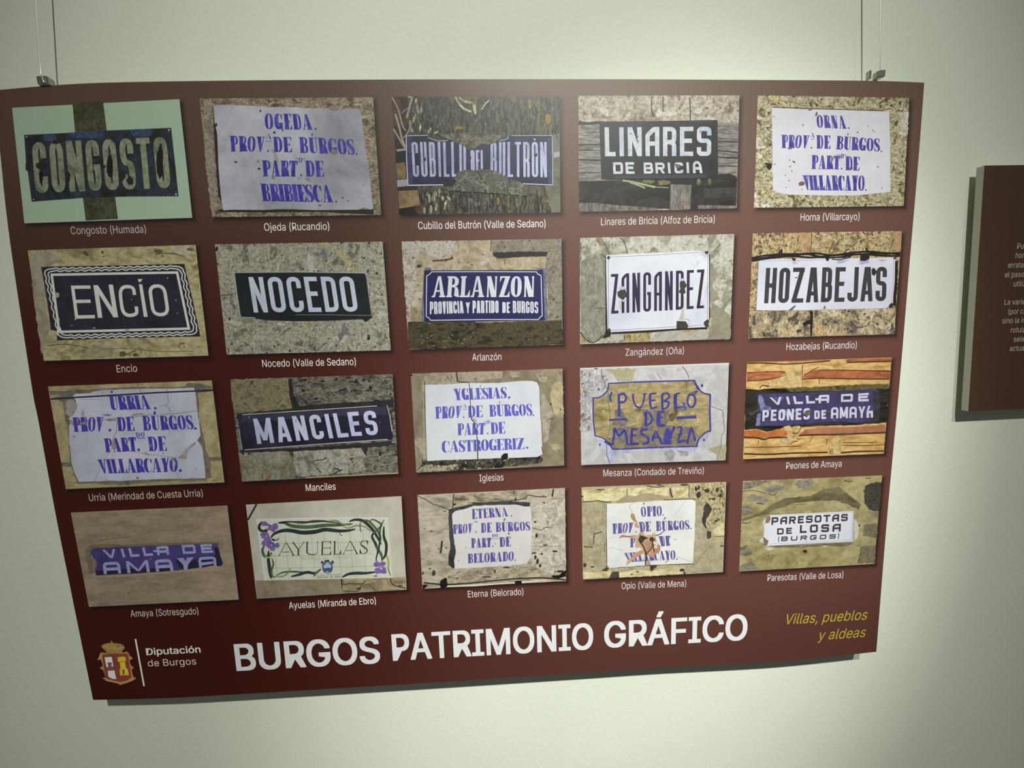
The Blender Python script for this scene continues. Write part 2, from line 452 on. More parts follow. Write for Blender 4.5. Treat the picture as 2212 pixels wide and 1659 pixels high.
# ---------------------------------------------------------------- set type (captions, title)
def typeset(name, txt, bl, width, cap, mat, parent, org, layer=3, bold=0.0, shear=0.0, tilt=0.0):
    """type laid on the panel plane: bl = foot of the first letter in panel metres; width None keeps the natural width"""
    c = bpy.data.curves.new(name, 'FONT'); c.body = txt; c.size = 1; c.fill_mode = 'FRONT'; c.shear = shear; c.resolution_u = 3
    if FONT: c.font = FONT
    o = bpy.data.objects.new(name, c); COL.objects.link(o)
    dg = bpy.context.evaluated_depsgraph_get()
    me = bpy.data.meshes.new_from_object(o.evaluated_get(dg))
    bpy.data.objects.remove(o); bpy.data.curves.remove(c)
    xs = [v.co.x for v in me.vertices]; a, b = min(xs) - bold, max(xs) + bold
    ky = cap / CAPH; kx = (width / (b - a)) if width else ky * NARROW
    v, f = [], []
    # heavier type: the same letters laid over one another, shifted by part of a stem
    for n_, (ox_, oy_) in enumerate([(0, 0)] if bold <= 0 else [(-1, -.5), (-1, .5), (-.33, .5), (-.33, -.5), (.33, .5), (.33, -.5), (1, -.5), (1, .5)]):
        for p in me.polygons:
            k0 = len(v)
            for i in p.vertices:
                q = me.vertices[i]
                v.append(((q.co.x + ox_ * bold - a) * kx, (q.co.y * (1 - bold) + oy_ * bold + bold / 2) * ky))
            f.append(list(range(k0, len(v))))
    v, f = union(v, f)
    v = [wv((bl[0] + x - org[0], bl[1] - y + tilt * x - org[1], -layer * STEP - org[2])) for x, y in v]
    me = bpy.data.meshes.new(name); me.from_pydata(v, [], f)
    me.materials.clear(); me.materials.append(mat)
    ob = bpy.data.objects.new(name, me); COL.objects.link(ob); ob.parent = parent
    bad = [p.index for p in me.polygons if p.normal.y > 0]
    if len(bad) > len(me.polygons) / 2: me.flip_normals()
    return ob
NARROW = 0.82
try:
    import os
    FONT = bpy.data.fonts.load(os.path.join(bpy.utils.system_resource('DATAFILES'), 'fonts', 'Inter.woff2'))
except Exception:
    FONT = None
CAPH = 0.682 if FONT is None else 0.509

# corners of the twenty photographs (TL, TR, BR, BL), captions
C=[[(25.9,232.7),(387.5,214.2),(415.4,470.4),(52.7,482.4)]  ,
[(430.9,212.9),(805.9,209.9),(823.4,464.1),(458.3,469.5)]  ,
[(845.9,209),(1207.9,208.1),(1210.6,459.1),(862.5,464.5)]  ,
[(1249.3,206.8),(1597.4,205.9),(1591,450.4),(1250.4,457.6)]  ,
[(1637.1,205.9),(1964,211.6),(1952.3,444.9),(1628.4,448.9)]  ,
[(59.9,540.8),(422.3,528.8),(450.4,768.2),(94.7,779.5)]  ,
[(464.3,527.9),(826.5,521.9),(844.2,756.6),(489.7,766.2)]  ,
[(867.5,521.7),(1212.9,516.3),(1215.2,744.5),(883,755.3)]  ,
[(1252.5,514),(1586.2,505.4),(1577.1,732),(1252.9,743.5)]  ,
[(1626.2,504),(1948.5,499),(1931.8,722),(1616.3,730.8)]  ,
[(103.5,834.8),(457.6,821.8),(484.8,1042.2),(142.1,1056.6)]  ,
[(497.2,819.8),(848,808.1),(860.7,1023.3),(522.5,1040.5)]  ,
[(887.1,807.1),(1215.3,796.3),(1218.9,1005.7),(899.2,1020.9)]  ,
[(1252.9,795),(1574.8,783.6),(1567.2,994.2),(1255.6,1004.7)]  ,
[(1613.8,782.5),(1926.3,772.1),(1909.1,980),(1605,992)]  ,
[(152.8,1107.2),(491,1091.9),(515.9,1295.4),(192,1311.1)]  ,
[(531.1,1090.1),(867.1,1071.7),(878.3,1273.9),(554.8,1293.2)]  ,
[(901.6,1069.2),(1220.3,1053.9),(1223,1255.1),(912.5,1271.4)]  ,
[(1256.2,1052.5),(1569,1040.8),(1561.8,1236.1),(1259.2,1252)]  ,
[(1604.7,1039.2),(1905.8,1026.8),(1888.3,1218.3),(1596.6,1234.5)]]
CAPT = [
('Congosto (Humada)', (154.2, 506.2), (316.3, 502.7)), ('Ojeda (Rucandio)', (571.5, 498.7), (712, 496.3)),
('Cubillo del Butrón (Valle de Sedano)', (903.5, 495.3), (1178.5, 490.5)), ('Linares de Bricia (Alfoz de Bricia)', (1298.1, 486.9), (1543.7, 480.8)),
('Horna (Villarcayo)', (1728.8, 476.9), (1855.9, 475.1)), ('Encío', (253.2, 804.4), (297.2, 802.8)),
('Nocedo (Valle de Sedano)', (567.3, 792.8), (769.2, 788.4)), ('Arlanzón', (1020.3, 779.4), (1083.2, 777.6)),
('Zangández (Oña)', (1351.1, 768.5), (1477.1, 764.5)), ('Hozabejas (Rucandio)', (1698.2, 756.3), (1850.1, 752.2)),
('Urria (Merindad de Cuesta Urria)', (193.4, 1082.4), (438.7, 1072.1)), ('Manciles', (661.2, 1060.9), (725.6, 1057.6)),
('Iglesias', (1035.7, 1039.9), (1087.8, 1037.7)), ('Mesanza (Condado de Treviño)', (1303.2, 1029), (1519.8, 1023.2)),
('Peones de Amaya', (1697.9, 1013.1), (1817.3, 1008.2)), ('Amaya (Sotresgudo)', (283.1, 1332.6), (429.3, 1326.6)),
('Ayuelas (Miranda de Ebro)', (624.8, 1314.9), (812.3, 1304.1)), ('Eterna (Belorado)', (1011, 1290.4), (1130.9, 1284.6)),
('Opio (Valle de Mena)', (1342.6, 1272.3), (1481.7, 1266.8)), ('Paresotas (Valle de Losa)', (1657.7, 1255), (1821, 1247.7))]
CALS = [(0.554, 0.007), (0.703, 0.0164), (0.97, 0.032), (1.352, 0.032), (1.228, 0.0262), (0.56, 0.0059), (0.688, 0.0092), (1.256, 0.0268), (1.521, 0.031), (1.392, 0.0157), (0.538, 0.005), (0.791, 0.0063), (1.298, 0.0111), (1.429, 0.0121), (1.361, 0.0097), (0.489, 0.0036), (0.84, 0.0045), (1.217, 0.0063), (1.288, 0.0066), (1.235, 0.0062)]
CALT = (0.985, 0.0049); CALE = (0.452, 0.0031); CALX = (0.502, 0.0065)
# ---------------------------------------------------------------- wall
WALLZ = 0.044
m, t, b = newmat('wall_paint', 0.75, 0.25)
N = t.nodes.new; LK = t.links.new
tc = N('ShaderNodeTexCoord'); n1 = N('ShaderNodeTexNoise'); n1.inputs['Scale'].default_value = 130; n1.inputs['Detail'].default_value = 5
n2 = N('ShaderNodeTexNoise'); n2.inputs['Scale'].default_value = 3.0; n2.inputs['Detail'].default_value = 4
LK(tc.outputs['Object'], n1.inputs['Vector']); LK(tc.outputs['Object'], n2.inputs['Vector'])
cr = N('ShaderNodeValToRGB'); LK(n2.outputs['Fac'], cr.inputs[0])
cr.color_ramp.elements[0].position = 0.3; cr.color_ramp.elements[1].position = 0.7
cr.color_ramp.elements[0].color = (0.725, 0.755, 0.660, 1); cr.color_ramp.elements[1].color = (0.765, 0.790, 0.700, 1)
LK(cr.outputs[0], b.inputs['Base Color'])
bp = N('ShaderNodeBump'); bp.inputs['Strength'].default_value = 0.22; bp.inputs['Distance'].default_value = 0.0022
LK(n1.outputs['Fac'], bp.inputs['Height']); LK(bp.outputs[0], b.inputs['Normal'])
WALLM = m
def slab(name, x0, x1, y0, y1, z0, z1, mat):
    v = [(x, y, z) for x in (x0, x1) for y in (y0, y1) for z in (z0, z1)]
    f = [(0, 1, 3, 2), (4, 6, 7, 5), (0, 4, 5, 1), (2, 3, 7, 6), (0, 2, 6, 4), (1, 5, 7, 3)]
    return mesh(name, v, f, mat)
o = slab('wall_back', -2.4, 4.2, -1.45, 1.95, WALLZ, WALLZ + 0.12, WALLM); o['kind'] = 'structure'
m, t, b = newmat('floor_screed', 0.5, 0.4); b.inputs['Base Color'].default_value = (0.30, 0.29, 0.26, 1)
nz = t.nodes.new('ShaderNodeTexNoise'); nz.inputs['Scale'].default_value = 6
bm_ = t.nodes.new('ShaderNodeValToRGB'); bm_.color_ramp.elements[0].color = (0.25, 0.24, 0.21, 1); bm_.color_ramp.elements[1].color = (0.36, 0.35, 0.31, 1)
t.links.new(nz.outputs['Fac'], bm_.inputs[0]); t.links.new(bm_.outputs[0], b.inputs['Base Color'])
o = slab('floor', -2.4, 4.2, 1.95, 2.05, -3.2, WALLZ + 0.12, m); o['kind'] = 'structure'

# ---------------------------------------------------------------- board outlines
def chain(pts, n=10): return curve(pts, n)
TH = 0.012
def board(name, loop, mat_face, mat_edge, parent, org, edge_name):
    """front print plus the pale foam core behind it"""
    P = [un(x, y) for x, y in loop]; n = len(P)
    front = mesh(name, P, [list(range(n))], mat_face, parent, org)
    if front.data.polygons[0].normal.y > 0: front.data.flip_normals()
    v = [(p[0], p[1], 0.0002) for p in P] + [(p[0], p[1], TH) for p in P]
    f = [[i, (i + 1) % n, n + (i + 1) % n, n + i] for i in range(n)] + [list(range(n)), list(range(n, 2 * n))]
    core = mesh(edge_name, v, f, mat_edge, parent, org)
    import bmesh
    q = bmesh.new(); q.from_mesh(core.data); bmesh.ops.recalc_face_normals(q, faces=q.faces); q.to_mesh(core.data); q.free()
    return front
def maroon(name, deep, rosy, brown, org):
    """maroon print: deep red at the left, passing to a lighter rosy tone at the right and a brownish one at the head"""
    m, t, b = newmat(name, *SHEEN)
    N = t.nodes.new; LK = t.links.new
    at_ = N('ShaderNodeAttribute'); at_.attribute_name = 'shade'
    tc = N('ShaderNodeTexCoord'); sp = N('ShaderNodeSeparateXYZ'); LK(tc.outputs['Object'], sp.inputs[0])
    nz = N('ShaderNodeTexNoise'); nz.inputs['Scale'].default_value = 420; nz.inputs['Detail'].default_value = 3
    LK(tc.outputs['Object'], nz.inputs['Vector'])
    def ramp(src, a, c, hi=1.0):
        r = N('ShaderNodeMapRange'); r.interpolation_type = 'SMOOTHSTEP'
        for k_, v_ in enumerate((a, c, 0.0, hi)): r.inputs[k_ + 1].default_value = v_
        LK(src, r.inputs[0]); return r.outputs[0]
    def mix(f, a, c, mode='MIX'):
        x = N('ShaderNodeMix'); x.data_type = 'RGBA'; x.blend_type = mode
        if isinstance(f, float): x.inputs[0].default_value = f
        else: LK(f, x.inputs[0])
        for k_, v_ in ((6, a), (7, c)):
            if isinstance(v_, tuple): x.inputs[k_].default_value = v_ + (1,)
            else: LK(v_, x.inputs[k_])
        return x.outputs[2]
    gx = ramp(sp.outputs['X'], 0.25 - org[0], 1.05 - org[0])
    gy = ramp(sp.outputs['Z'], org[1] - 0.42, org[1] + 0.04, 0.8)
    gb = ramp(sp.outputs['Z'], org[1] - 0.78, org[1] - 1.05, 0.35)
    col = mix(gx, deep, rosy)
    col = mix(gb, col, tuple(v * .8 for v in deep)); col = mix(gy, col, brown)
    cr = N('ShaderNodeValToRGB'); cr.color_ramp.elements[0].position = .3; cr.color_ramp.elements[1].position = .7
    cr.color_ramp.elements[0].color = (.93, .93, .93, 1); cr.color_ramp.elements[1].color = (1.07, 1.07, 1.07, 1); LK(nz.outputs['Fac'], cr.inputs[0])
    col = mix(1.0, col, cr.outputs[0], 'MULTIPLY')
    col = mix(at_.outputs['Fac'], col, (0.004, 0.003, 0.003))
    LK(col, b.inputs['Base Color'])
    return m
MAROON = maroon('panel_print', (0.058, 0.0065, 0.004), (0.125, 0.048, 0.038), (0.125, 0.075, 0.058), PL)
m, t, b = newmat('foam_core', 0.6, 0.3); b.inputs['Base Color'].default_value = (0.50, 0.51, 0.42, 1); CORE = m

panel = empty('exhibition_panel', PL, 'large maroon exhibition panel with twenty photographs of village signs, hung on two cables', 'panel')
top = chain([(-14, 195.5), (0, 194), (100, 185.5), (230, 178.5), (500, 174), (900, 171.5), (1300, 171), (1600, 172.5), (1880, 174.5), (1996.6, 178.5)])
right = chain([(1996.6, 178.5), (1984, 345), (1963, 590), (1943, 830), (1917, 1110), (1893, 1408)])
bottom = chain([(1893, 1408), (1700, 1427.5), (1440, 1441.5), (1260, 1453.5), (860, 1479), (460, 1503), (330, 1509), (201, 1512)])
left = chain([(201, 1512), (155, 1285), (120, 1110), (84, 915), (67, 825), (20, 510), (0, 327), (-14, 195.5)])
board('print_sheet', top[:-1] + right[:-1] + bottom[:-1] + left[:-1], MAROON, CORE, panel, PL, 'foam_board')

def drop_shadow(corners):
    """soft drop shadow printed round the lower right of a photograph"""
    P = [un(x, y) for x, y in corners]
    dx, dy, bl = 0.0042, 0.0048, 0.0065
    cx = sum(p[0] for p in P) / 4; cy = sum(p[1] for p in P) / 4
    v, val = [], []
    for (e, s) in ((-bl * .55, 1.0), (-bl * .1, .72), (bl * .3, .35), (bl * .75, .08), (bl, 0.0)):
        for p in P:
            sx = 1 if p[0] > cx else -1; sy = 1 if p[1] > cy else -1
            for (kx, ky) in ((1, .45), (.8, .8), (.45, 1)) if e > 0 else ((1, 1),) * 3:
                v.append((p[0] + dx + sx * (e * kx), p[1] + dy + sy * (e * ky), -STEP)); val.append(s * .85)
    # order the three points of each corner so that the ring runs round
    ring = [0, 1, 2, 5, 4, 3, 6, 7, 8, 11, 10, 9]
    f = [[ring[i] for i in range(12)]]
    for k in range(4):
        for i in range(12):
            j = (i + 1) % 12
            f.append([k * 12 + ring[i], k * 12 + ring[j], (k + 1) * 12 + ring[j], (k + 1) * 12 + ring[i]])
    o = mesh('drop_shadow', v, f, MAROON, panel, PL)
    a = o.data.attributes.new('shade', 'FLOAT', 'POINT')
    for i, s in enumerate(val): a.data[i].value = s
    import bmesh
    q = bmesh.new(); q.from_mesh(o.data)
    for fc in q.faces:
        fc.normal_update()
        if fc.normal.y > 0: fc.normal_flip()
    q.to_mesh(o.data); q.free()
WHITE_TYPE = None
def photo(ix, corners, mat, label, cap):
    """one printed photograph with its caption; later pieces go on it"""
    global CUR
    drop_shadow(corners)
    zc = (OX, OY, SC); Z(0, 0, 1)
    CUR = put('printed_photograph', [corners], mat, 2, panel)
    CUR['label'] = label
    Z(*zc)
    (txt, a, c) = cap
    A = un(*a); C_ = un(*c)
    CAL_ = CALS[ix]; global CAL
    old = CAL; CAL = CAL_
    typeset('caption', txt, (A[0], A[1]), C_[0] - A[0], 0.0120 + .0012 * (ix // 5) / 3, flat((236, 232, 228) if ix % 5 else (165, 158, 150), 0), panel, PL, 3, tilt=(C_[1] - A[1]) / (C_[0] - A[0]), bold=.0)
    CAL = old
GAINS = (.93, 1, 1.2, 1.2, 1.2, 1.05, 1, 1.1, 1.15, 1.22, .97, 1.05, 1.05, 1.17, 1.15, 1, 1.09, 1.18, 1.25, 1.18)
def cal(i):
    global CAL, GAIN
    CAL = CALS[i]; GAIN = GAINS[i]

STONE_SH = (45, 40, 34)
# =============== 1 Congosto
cal(0); Z(0, 180, 5.027)
photo(0, C[0], flat((139, 160, 133), .04, 9), 'photograph of a rusty dark blue CONGOSTO plate on a post', CAPT[0])
put('post', [[(787, 219), (1120, 201), (1160, 518), (1248, 1228), (1281, 1473), (930, 1489), (900, 1243), (815, 528)]], rock([(46, 48, 30), (56, 57, 36), (64, 62, 42)], 40), 3)
put('sign_plate', [[(262, 560), (700, 540), (1100, 515), (1858, 483), (1900, 860), (1938, 1226), (1400, 1228), (900, 1243), (345, 1285), (300, 950), (283, 860)]],
    rock([(28, 34, 28), (33, 38, 38), (36, 42, 54), (34, 38, 36)], 22, .25, patch=[((36, 48, 72), 26, .63), ((34, 36, 26), 18, .58)]), 4)
put('enamel_remains', [jag([(470, 560), (640, 548), (650, 600), (560, 640), (480, 620)], 8), jag([(720, 540), (1130, 515), (1130, 590), (1000, 600), (880, 590), (800, 600)], 8), jag([(1400, 508), (1650, 496), (1650, 560), (1560, 590), (1440, 570)], 8)], rock([(34, 42, 76), (40, 58, 88), (36, 40, 72)], 40), 5)
put('lettering', text('b', 'CONGOSTO', (385, 1192, 1858, 1136, 342, 642, 1803, 580), t=.115, r=.17, gap=.26, wid={'N': 1.15, 'T': 1.0}), rock([(84, 92, 68), (106, 114, 88), (120, 126, 102), (94, 102, 74)], 40, .2, patch=[((62, 62, 38), 50, .66)]), 6)
put('rust_spot', [blob(440, 893, 52, 44), blob(300, 905, 24, 50), blob(655, 590, 60, 46), blob(1325, 1000, 42, 55), blob(1410, 1060, 36, 50), blob(600, 640, 46, 20), blob(1130, 905, 18), blob(740, 1010, 24, 60)], flat((38, 36, 22)), 7)
put('rust_spot', [blob(1738, 860, 36, 210), blob(1195, 900, 34, 130), blob(445, 1020, 24, 70)], flat((26, 28, 20)), 6.5)
put('screw', [blob(1835, 508, 11), blob(1911, 1204, 11), blob(288, 580, 8), blob(365, 1262, 7)], flat((150, 160, 150)), 8)

# =============== 2 Ojeda
BLUE = (58, 52, 136)
cal(1); Z(410, 190, 5.027)
photo(1, C[1], rock([(84, 74, 56), (116, 105, 84), (138, 126, 102), (100, 90, 70)], 60, .5, .5, (1, 1.6), 25, speck=((44, 38, 28), 160, .66), patch=[((150, 140, 116), 40, .62)]), 'photograph of a chipped white OGEDA plaque with blue lettering', CAPT[1])
put('mortar', [jag([(150, 130), (225, 140), (240, 420), (270, 800), (300, 1300), (240, 1400), (170, 800)], 10)], rock([(110, 104, 88), (134, 128, 110), (120, 112, 94)], 50), 3)
put('shade_line', [[(300, 1318), (1993, 1318), (1998, 1375), (1400, 1345), (900, 1352), (330, 1345)], [(255, 195), (275, 200), (345, 1240), (310, 1180), (262, 500)]], flat((50, 44, 36)), 3.5)
put('sign_plate', [[(258, 195), (330, 182), (820, 200), (840, 209), (1160, 208), (1250, 220), (1510, 222), (1540, 243), (1640, 243), (1660, 226), (1830, 228), (1858, 252), (1870, 350), (1900, 600), (1930, 800), (1955, 950), (1975, 1180), (1993, 1310), (1960, 1322), (1890, 1298), (1830, 1322), (1350, 1326), (1000, 1312), (900, 1320), (800, 1325), (450, 1322), (365, 1330), (335, 1150), (310, 850), (298, 500), (270, 380)]],
    rock([(122, 123, 127), (148, 149, 154), (166, 168, 172)], 6, .06, patch=[((140, 136, 134), 26, .66)]), 4)
L = text('d', 'OGEDA.', (818, 446, 1388, 455, 812, 276, 1360, 286), t=.32, gap=.14)
L += text('d', 'PROV', (445, 690, 806, 692, 430, 518, 818, 530), t=.30, gap=.08) + text('d', 'A', (826, 556, 888, 556, 836, 492, 870, 492), t=.3)
L += text('d', 'DE', (912, 695, 1110, 697, 900, 530, 1098, 534), t=.30, gap=.1) + text('d', 'BÚRGOS', (1196, 705, 1795, 724, 1182, 532, 1776, 558), t=.30, gap=.1)
L += text('d', 'PART', (795, 960, 1165, 963, 780, 785, 1172, 790), t=.30, gap=.04) + text('d', 'O', (1182, 810, 1222, 812, 1180, 754, 1220, 756), t=.22)
L += text('d', 'DE', (1260, 962, 1460, 965, 1248, 788, 1448, 792), t=.30, gap=.1)
L += text('d', 'BRIBIESCA', (788, 1228, 1560, 1242, 762, 1038, 1530, 1056), t=.30, gap=.02, wid={'I': .5})
L += [blob(x, y, 11, seed=3) for x, y in ((848, 684), (1210, 948), (1812, 716), (1590, 1234), (1006, 458))]
L += [[(820, 574), (885, 578), (885, 583), (820, 579)], [(1140, 764), (1176, 764), (1176, 769), (1140, 769)], [(1222, 766), (1250, 766), (1250, 771), (1222, 771)]]
put('lettering', L, rock([(50, 46, 128), (62, 56, 142), (74, 70, 156)], 60, .15), 5)
put('chip', [blob(1565, 692, 36, 28), blob(1280, 990, 34, 14, ang=.4), blob(905, 975, 18, 14), blob(1612, 898, 16, 18), blob(1185, 980, 10), blob(1522, 920, 9), blob(738, 798, 12), blob(1570, 228, 55, 14)], flat((122, 110, 92), .2), 6)
put('chip', [blob(766, 250, 10, 14), blob(918, 484, 13), blob(500, 804, 17, 10), blob(752, 876, 14, 12), blob(1410, 1275, 18, 6), blob(1660, 1193, 9), blob(285, 398, 14, 20), blob(1720, 1224, 12, 4), blob(1880, 1055, 8, 3)], flat((62, 48, 44)), 6)
put('crack', stroke([(1640, 740), (1740, 820), (1850, 905), (1920, 960)], 2.2), flat((118, 116, 128)), 6)

# =============== 3 Cubillo del Butron
cal(2); Z(830, 190, 5.53)
photo(2, C[2], rock([(38, 34, 28), (70, 66, 54), (96, 92, 76), (56, 52, 42)], 90, .5, 1.2, (2.2, .55), 4, patch=[((104, 98, 58), 34, .60), ((62, 62, 40), 24, .60)], speck=((24, 22, 20), 150, .60)), 'photograph of a blue CUBILLO DEL BULTRÓN plate swallowed by a tree trunk', CAPT[2])
put('background_blur', [[(88, 105), (290, 104), (270, 380), (255, 560), (262, 740), (280, 1170), (400, 1180), (450, 1340), (470, 1512), (180, 1518), (130, 700)]], rock([(74, 52, 46), (58, 46, 44), (90, 74, 56), (48, 42, 44)], 14, .2), 3)
put('background_blur', [[(2010, 560), (2095, 540), (2105, 1486), (2000, 1490), (1950, 1280), (1920, 1150), (2010, 1160)]], rock([(84, 82, 64), (104, 102, 84), (96, 96, 88)], 12, .1), 3)
put('rail', [[(150, 1100), (280, 1090), (280, 1170), (160, 1185)], [(2020, 775), (2094, 755), (2096, 815), (2025, 840)], [(145, 735), (258, 722), (258, 745), (150, 760)]], flat((128, 128, 130), .1), 4)
put('background_blur', [[(140, 905), (230, 890), (262, 960), (250, 1080), (160, 1095)], [(165, 1230), (400, 1220), (430, 1400), (180, 1440)]], rock([(110, 92, 62), (130, 112, 78)], 20), 4)
put('background_blur', [[(178, 1440), (330, 1400), (410, 1512), (182, 1518)], [(135, 750), (260, 748), (262, 880), (138, 890)]], flat((36, 34, 44), .2), 4)
tw = []
for p, wd2 in (([(90, 110), (170, 260), (215, 440), (255, 510)], 8), ([(130, 310), (180, 470), (210, 600), (250, 700)], 11), ([(110, 490), (170, 590), (250, 720)], 10), ([(280, 110), (330, 120), (300, 230), (270, 360)], 12), ([(210, 300), (280, 240)], 5), ([(220, 600), (275, 545), (310, 460)], 6)):
    tw += stroke(curve(p, 4), wd2)
put('twig', tw, flat((132, 126, 108), .2), 5)
cr_ = []
rr = random.Random(5)
for k in range(80):
    x = rr.uniform(380, 2080); y = rr.uniform(130, 520); cr_ += stroke(curve([(x, y), (x + rr.uniform(-14, 14), y + 50), (x + rr.uniform(-20, 20), y + rr.uniform(90, 160))], 3), [2 + 6 * rr.random()] * 7)
for k in range(60):
    x = rr.uniform(460, 1900); y = rr.uniform(1200, 1400); cr_ += stroke(curve([(x, y), (x + rr.uniform(-14, 14), y + 40), (x + rr.uniform(-20, 20), min(1480, y + 100))], 3), [3 + 5 * rr.random()] * 7)
put('bark_fissure', cr_, flat((26, 24, 22), .2), 4)
br = []
for (x, y, a_, l_) in ((310, 380, 0, 90), (360, 300, .3, 120), (400, 180, -.1, 150), (430, 420, .1, 110), (540, 470, .6, 80), (620, 500, 1.0, 60), (330, 470, -.3, 70), (380, 120, .0, 80), (440, 220, .1, 90), (540, 1260, 0, 110), (600, 1230, .05, 140), (660, 1200, 0, 70), (620, 1380, .1, 100), (480, 1420, .05, 90), (730, 1340, .15, 120), (560, 1400, 0, 100), (700, 1290, -.1, 60), (770, 1290, -.5, 60)):
    br.append(blob(x, y + l_ / 2, 15, l_ / 2, ang=a_))
rg = []
for k in range(90):
    x = rr.uniform(400, 2060); y = rr.uniform(120, 470) if k % 2 else rr.uniform(1230, 1400); rg.append(blob(x, y, 5 + 8 * rr.random(), 18 + 26 * rr.random(), ang=rr.uniform(-.2, .2), n=8))
put('bark_ridge', rg, rock([(92, 90, 78), (112, 108, 96), (78, 76, 62), (124, 120, 104)], 120, .4), 4.2)
put('sunlit_bark', br, rock([(150, 146, 122), (116, 108, 88), (170, 166, 146)], 80, .4), 4.5)
put('branch', stroke(curve([(850, 108), (890, 180), (950, 245), (1040, 285)], 4), 13) + stroke(curve([(890, 112), (960, 160), (1060, 185), (1080, 250), (1090, 320)], 4), [10, 10, 10, 10, 12, 12, 14, 16, 18, 18, 20, 18, 18, 16, 14, 10, 6]) + stroke(curve([(1250, 150), (1200, 200), (1165, 260)], 4), 8), rock([(150, 144, 108), (166, 160, 128), (128, 120, 88)], 60), 5)
put('lichen', [blob(1060, 180, 30, 24), blob(900, 480, 60, 20), blob(1360, 1350, 16, 46), blob(1740, 200, 22, 60), blob(1960, 370, 40, 70), blob(850, 500, 20, 16)], rock([(132, 112, 44), (112, 98, 48)], 60), 5.5)
plate3 = [(262, 572), (520, 565), (530, 590), (570, 605), (640, 630), (700, 632), (760, 625), (820, 640), (880, 665), (940, 690), (1000, 735), (1080, 735), (1110, 690), (1200, 670), (1300, 680), (1350, 640), (1400, 620), (1480, 575), (1520, 566), (1620, 566), (1760, 566), (2005, 566), (2012, 860), (2010, 1160), (1620, 1145), (1480, 1070), (1360, 1000), (1280, 985), (1180, 965), (1110, 985), (1000, 985), (890, 1000), (855, 1080), (710, 1100), (705, 1160), (280, 1165), (268, 860)]
put('sign_plate', [plate3], rock([(40, 42, 76), (50, 52, 92), (46, 46, 70), (38, 40, 62)], 14, .12), 6)
put('sheen_patch', [[(264, 580), (330, 590), (345, 700), (340, 1150), (282, 1160)], [(1950, 600), (2005, 600), (2008, 1150), (1960, 1150)]], rock([(60, 66, 96), (70, 76, 106), (54, 58, 82)], 22, .1), 6.5)
put('plate_edge', stroke([(262, 572), (520, 565)], 4) + stroke([(280, 1163), (705, 1158)], 7) + stroke([(262, 572), (268, 860), (282, 1163)], 5) + stroke([(1520, 568), (2005, 568), (2012, 860), (2012, 1158)], 3) + stroke([(1620, 1143), (2010, 1158)], 5)
    + stroke([(520, 590), (570, 612), (640, 634), (700, 632), (760, 626)], 3.5) + stroke([(1370, 626), (1440, 620), (1480, 600), (1480, 575)], 3.5), flat((158, 164, 176), .1), 8)
WL = rock([(150, 156, 186), (170, 176, 206), (178, 184, 206)], 30, .08)
L = text('b', 'CUBILLO', (345, 1062, 978, 1060, 322, 645, 975, 645), t=.072, r=.07, gap=.34, wid={'C': .95, 'U': .95, 'B': .95, 'I': .5, 'L': .86, 'O': 1.0})
L += text('b', 'BULTRÓN'.replace('Ó', 'O'), (1270, 1062, 1945, 1066, 1270, 645, 1940, 645), t=.072, r=.07, gap=.34, wid={'B': 1.0, 'T': .95, 'L': .86})
L += text('b', 'DEL', (1035, 1000, 1195, 1000, 1030, 742, 1190, 742), t=.10, r=.08, gap=.3) + [[(1785, 605), (1812, 605), (1800, 630), (1792, 630)]]
put('lettering', L, WL, 7)
BARK2 = rock([(66, 62, 52), (90, 86, 72), (112, 106, 90), (78, 74, 60)], 50, .4, .8, (1, 1.4))
put('bark_lip', [jag([(640, 545), (760, 555), (1100, 530), (1400, 565), (1395, 600), (1330, 650), (1260, 680), (1180, 668), (1110, 700), (1075, 742), (1010, 735), (960, 700), (900, 668), (830, 650), (770, 620), (700, 590)], 7)], BARK2, 9)
put('bark_lip', [jag([(858, 1060), (865, 1015), (900, 992), (1010, 982), (1100, 985), (1150, 962), (1230, 975), (1350, 995), (1430, 1045), (1500, 1085), (1620, 1120), (1720, 1180), (1700, 1290), (1200, 1250), (760, 1230), (720, 1120), (800, 1110)], 8)], rock([(66, 64, 54), (92, 90, 78), (76, 74, 58), (112, 110, 98), (60, 58, 46)], 60, .45, .6, patch=[((88, 86, 52), 34, .60)]), 9)
put('crevice', [jag([(700, 1105), (850, 1090), (870, 1110), (800, 1180), (720, 1170)], 8), [(850, 1075), (862, 1030), (866, 1075)]] + stroke([(1105, 985), (1140, 1030), (1165, 1080), (1130, 1120)], 5), flat((34, 32, 30), .2), 9.5)
put('rust_spot', [blob(488, 850, 10, 22), blob(1030, 835, 10, 18), blob(1812, 800, 22, 20), blob(1745, 590, 8, 26)], flat((60, 56, 46)), 10)

# =============== 4 Linares de Bricia
cal(3); Z(1220, 190, 5.53)
photo(3, C[3], rock([(120, 110, 92), (152, 142, 120), (170, 162, 142), (136, 120, 98)], 44, .35, .8, speck=((92, 84, 70), 130, .64), patch=[((176, 168, 142), 34, .63), ((112, 112, 92), 20, .62)]), 'photograph of a black LINARES DE BRICIA board with white letters on weathered timber', CAPT[3])
WOOD = rock([(112, 106, 98), (140, 134, 126), (96, 90, 82), (150, 144, 134)], 60, .4, .5, (.25, 2.6), speck=((70, 64, 58), 120, .66))
put('timber', [jag([(166, 440), (400, 430), (415, 425), (440, 1095), (168, 1115)], 4), jag([(1825, 410), (2075, 420), (2058, 1090), (1830, 1080)], 4)], WOOD, 3)
DK4 = rock([(40, 40, 34), (52, 50, 42), (66, 62, 52), (50, 50, 46)], 30, .3, .6, (.6, 1.5))
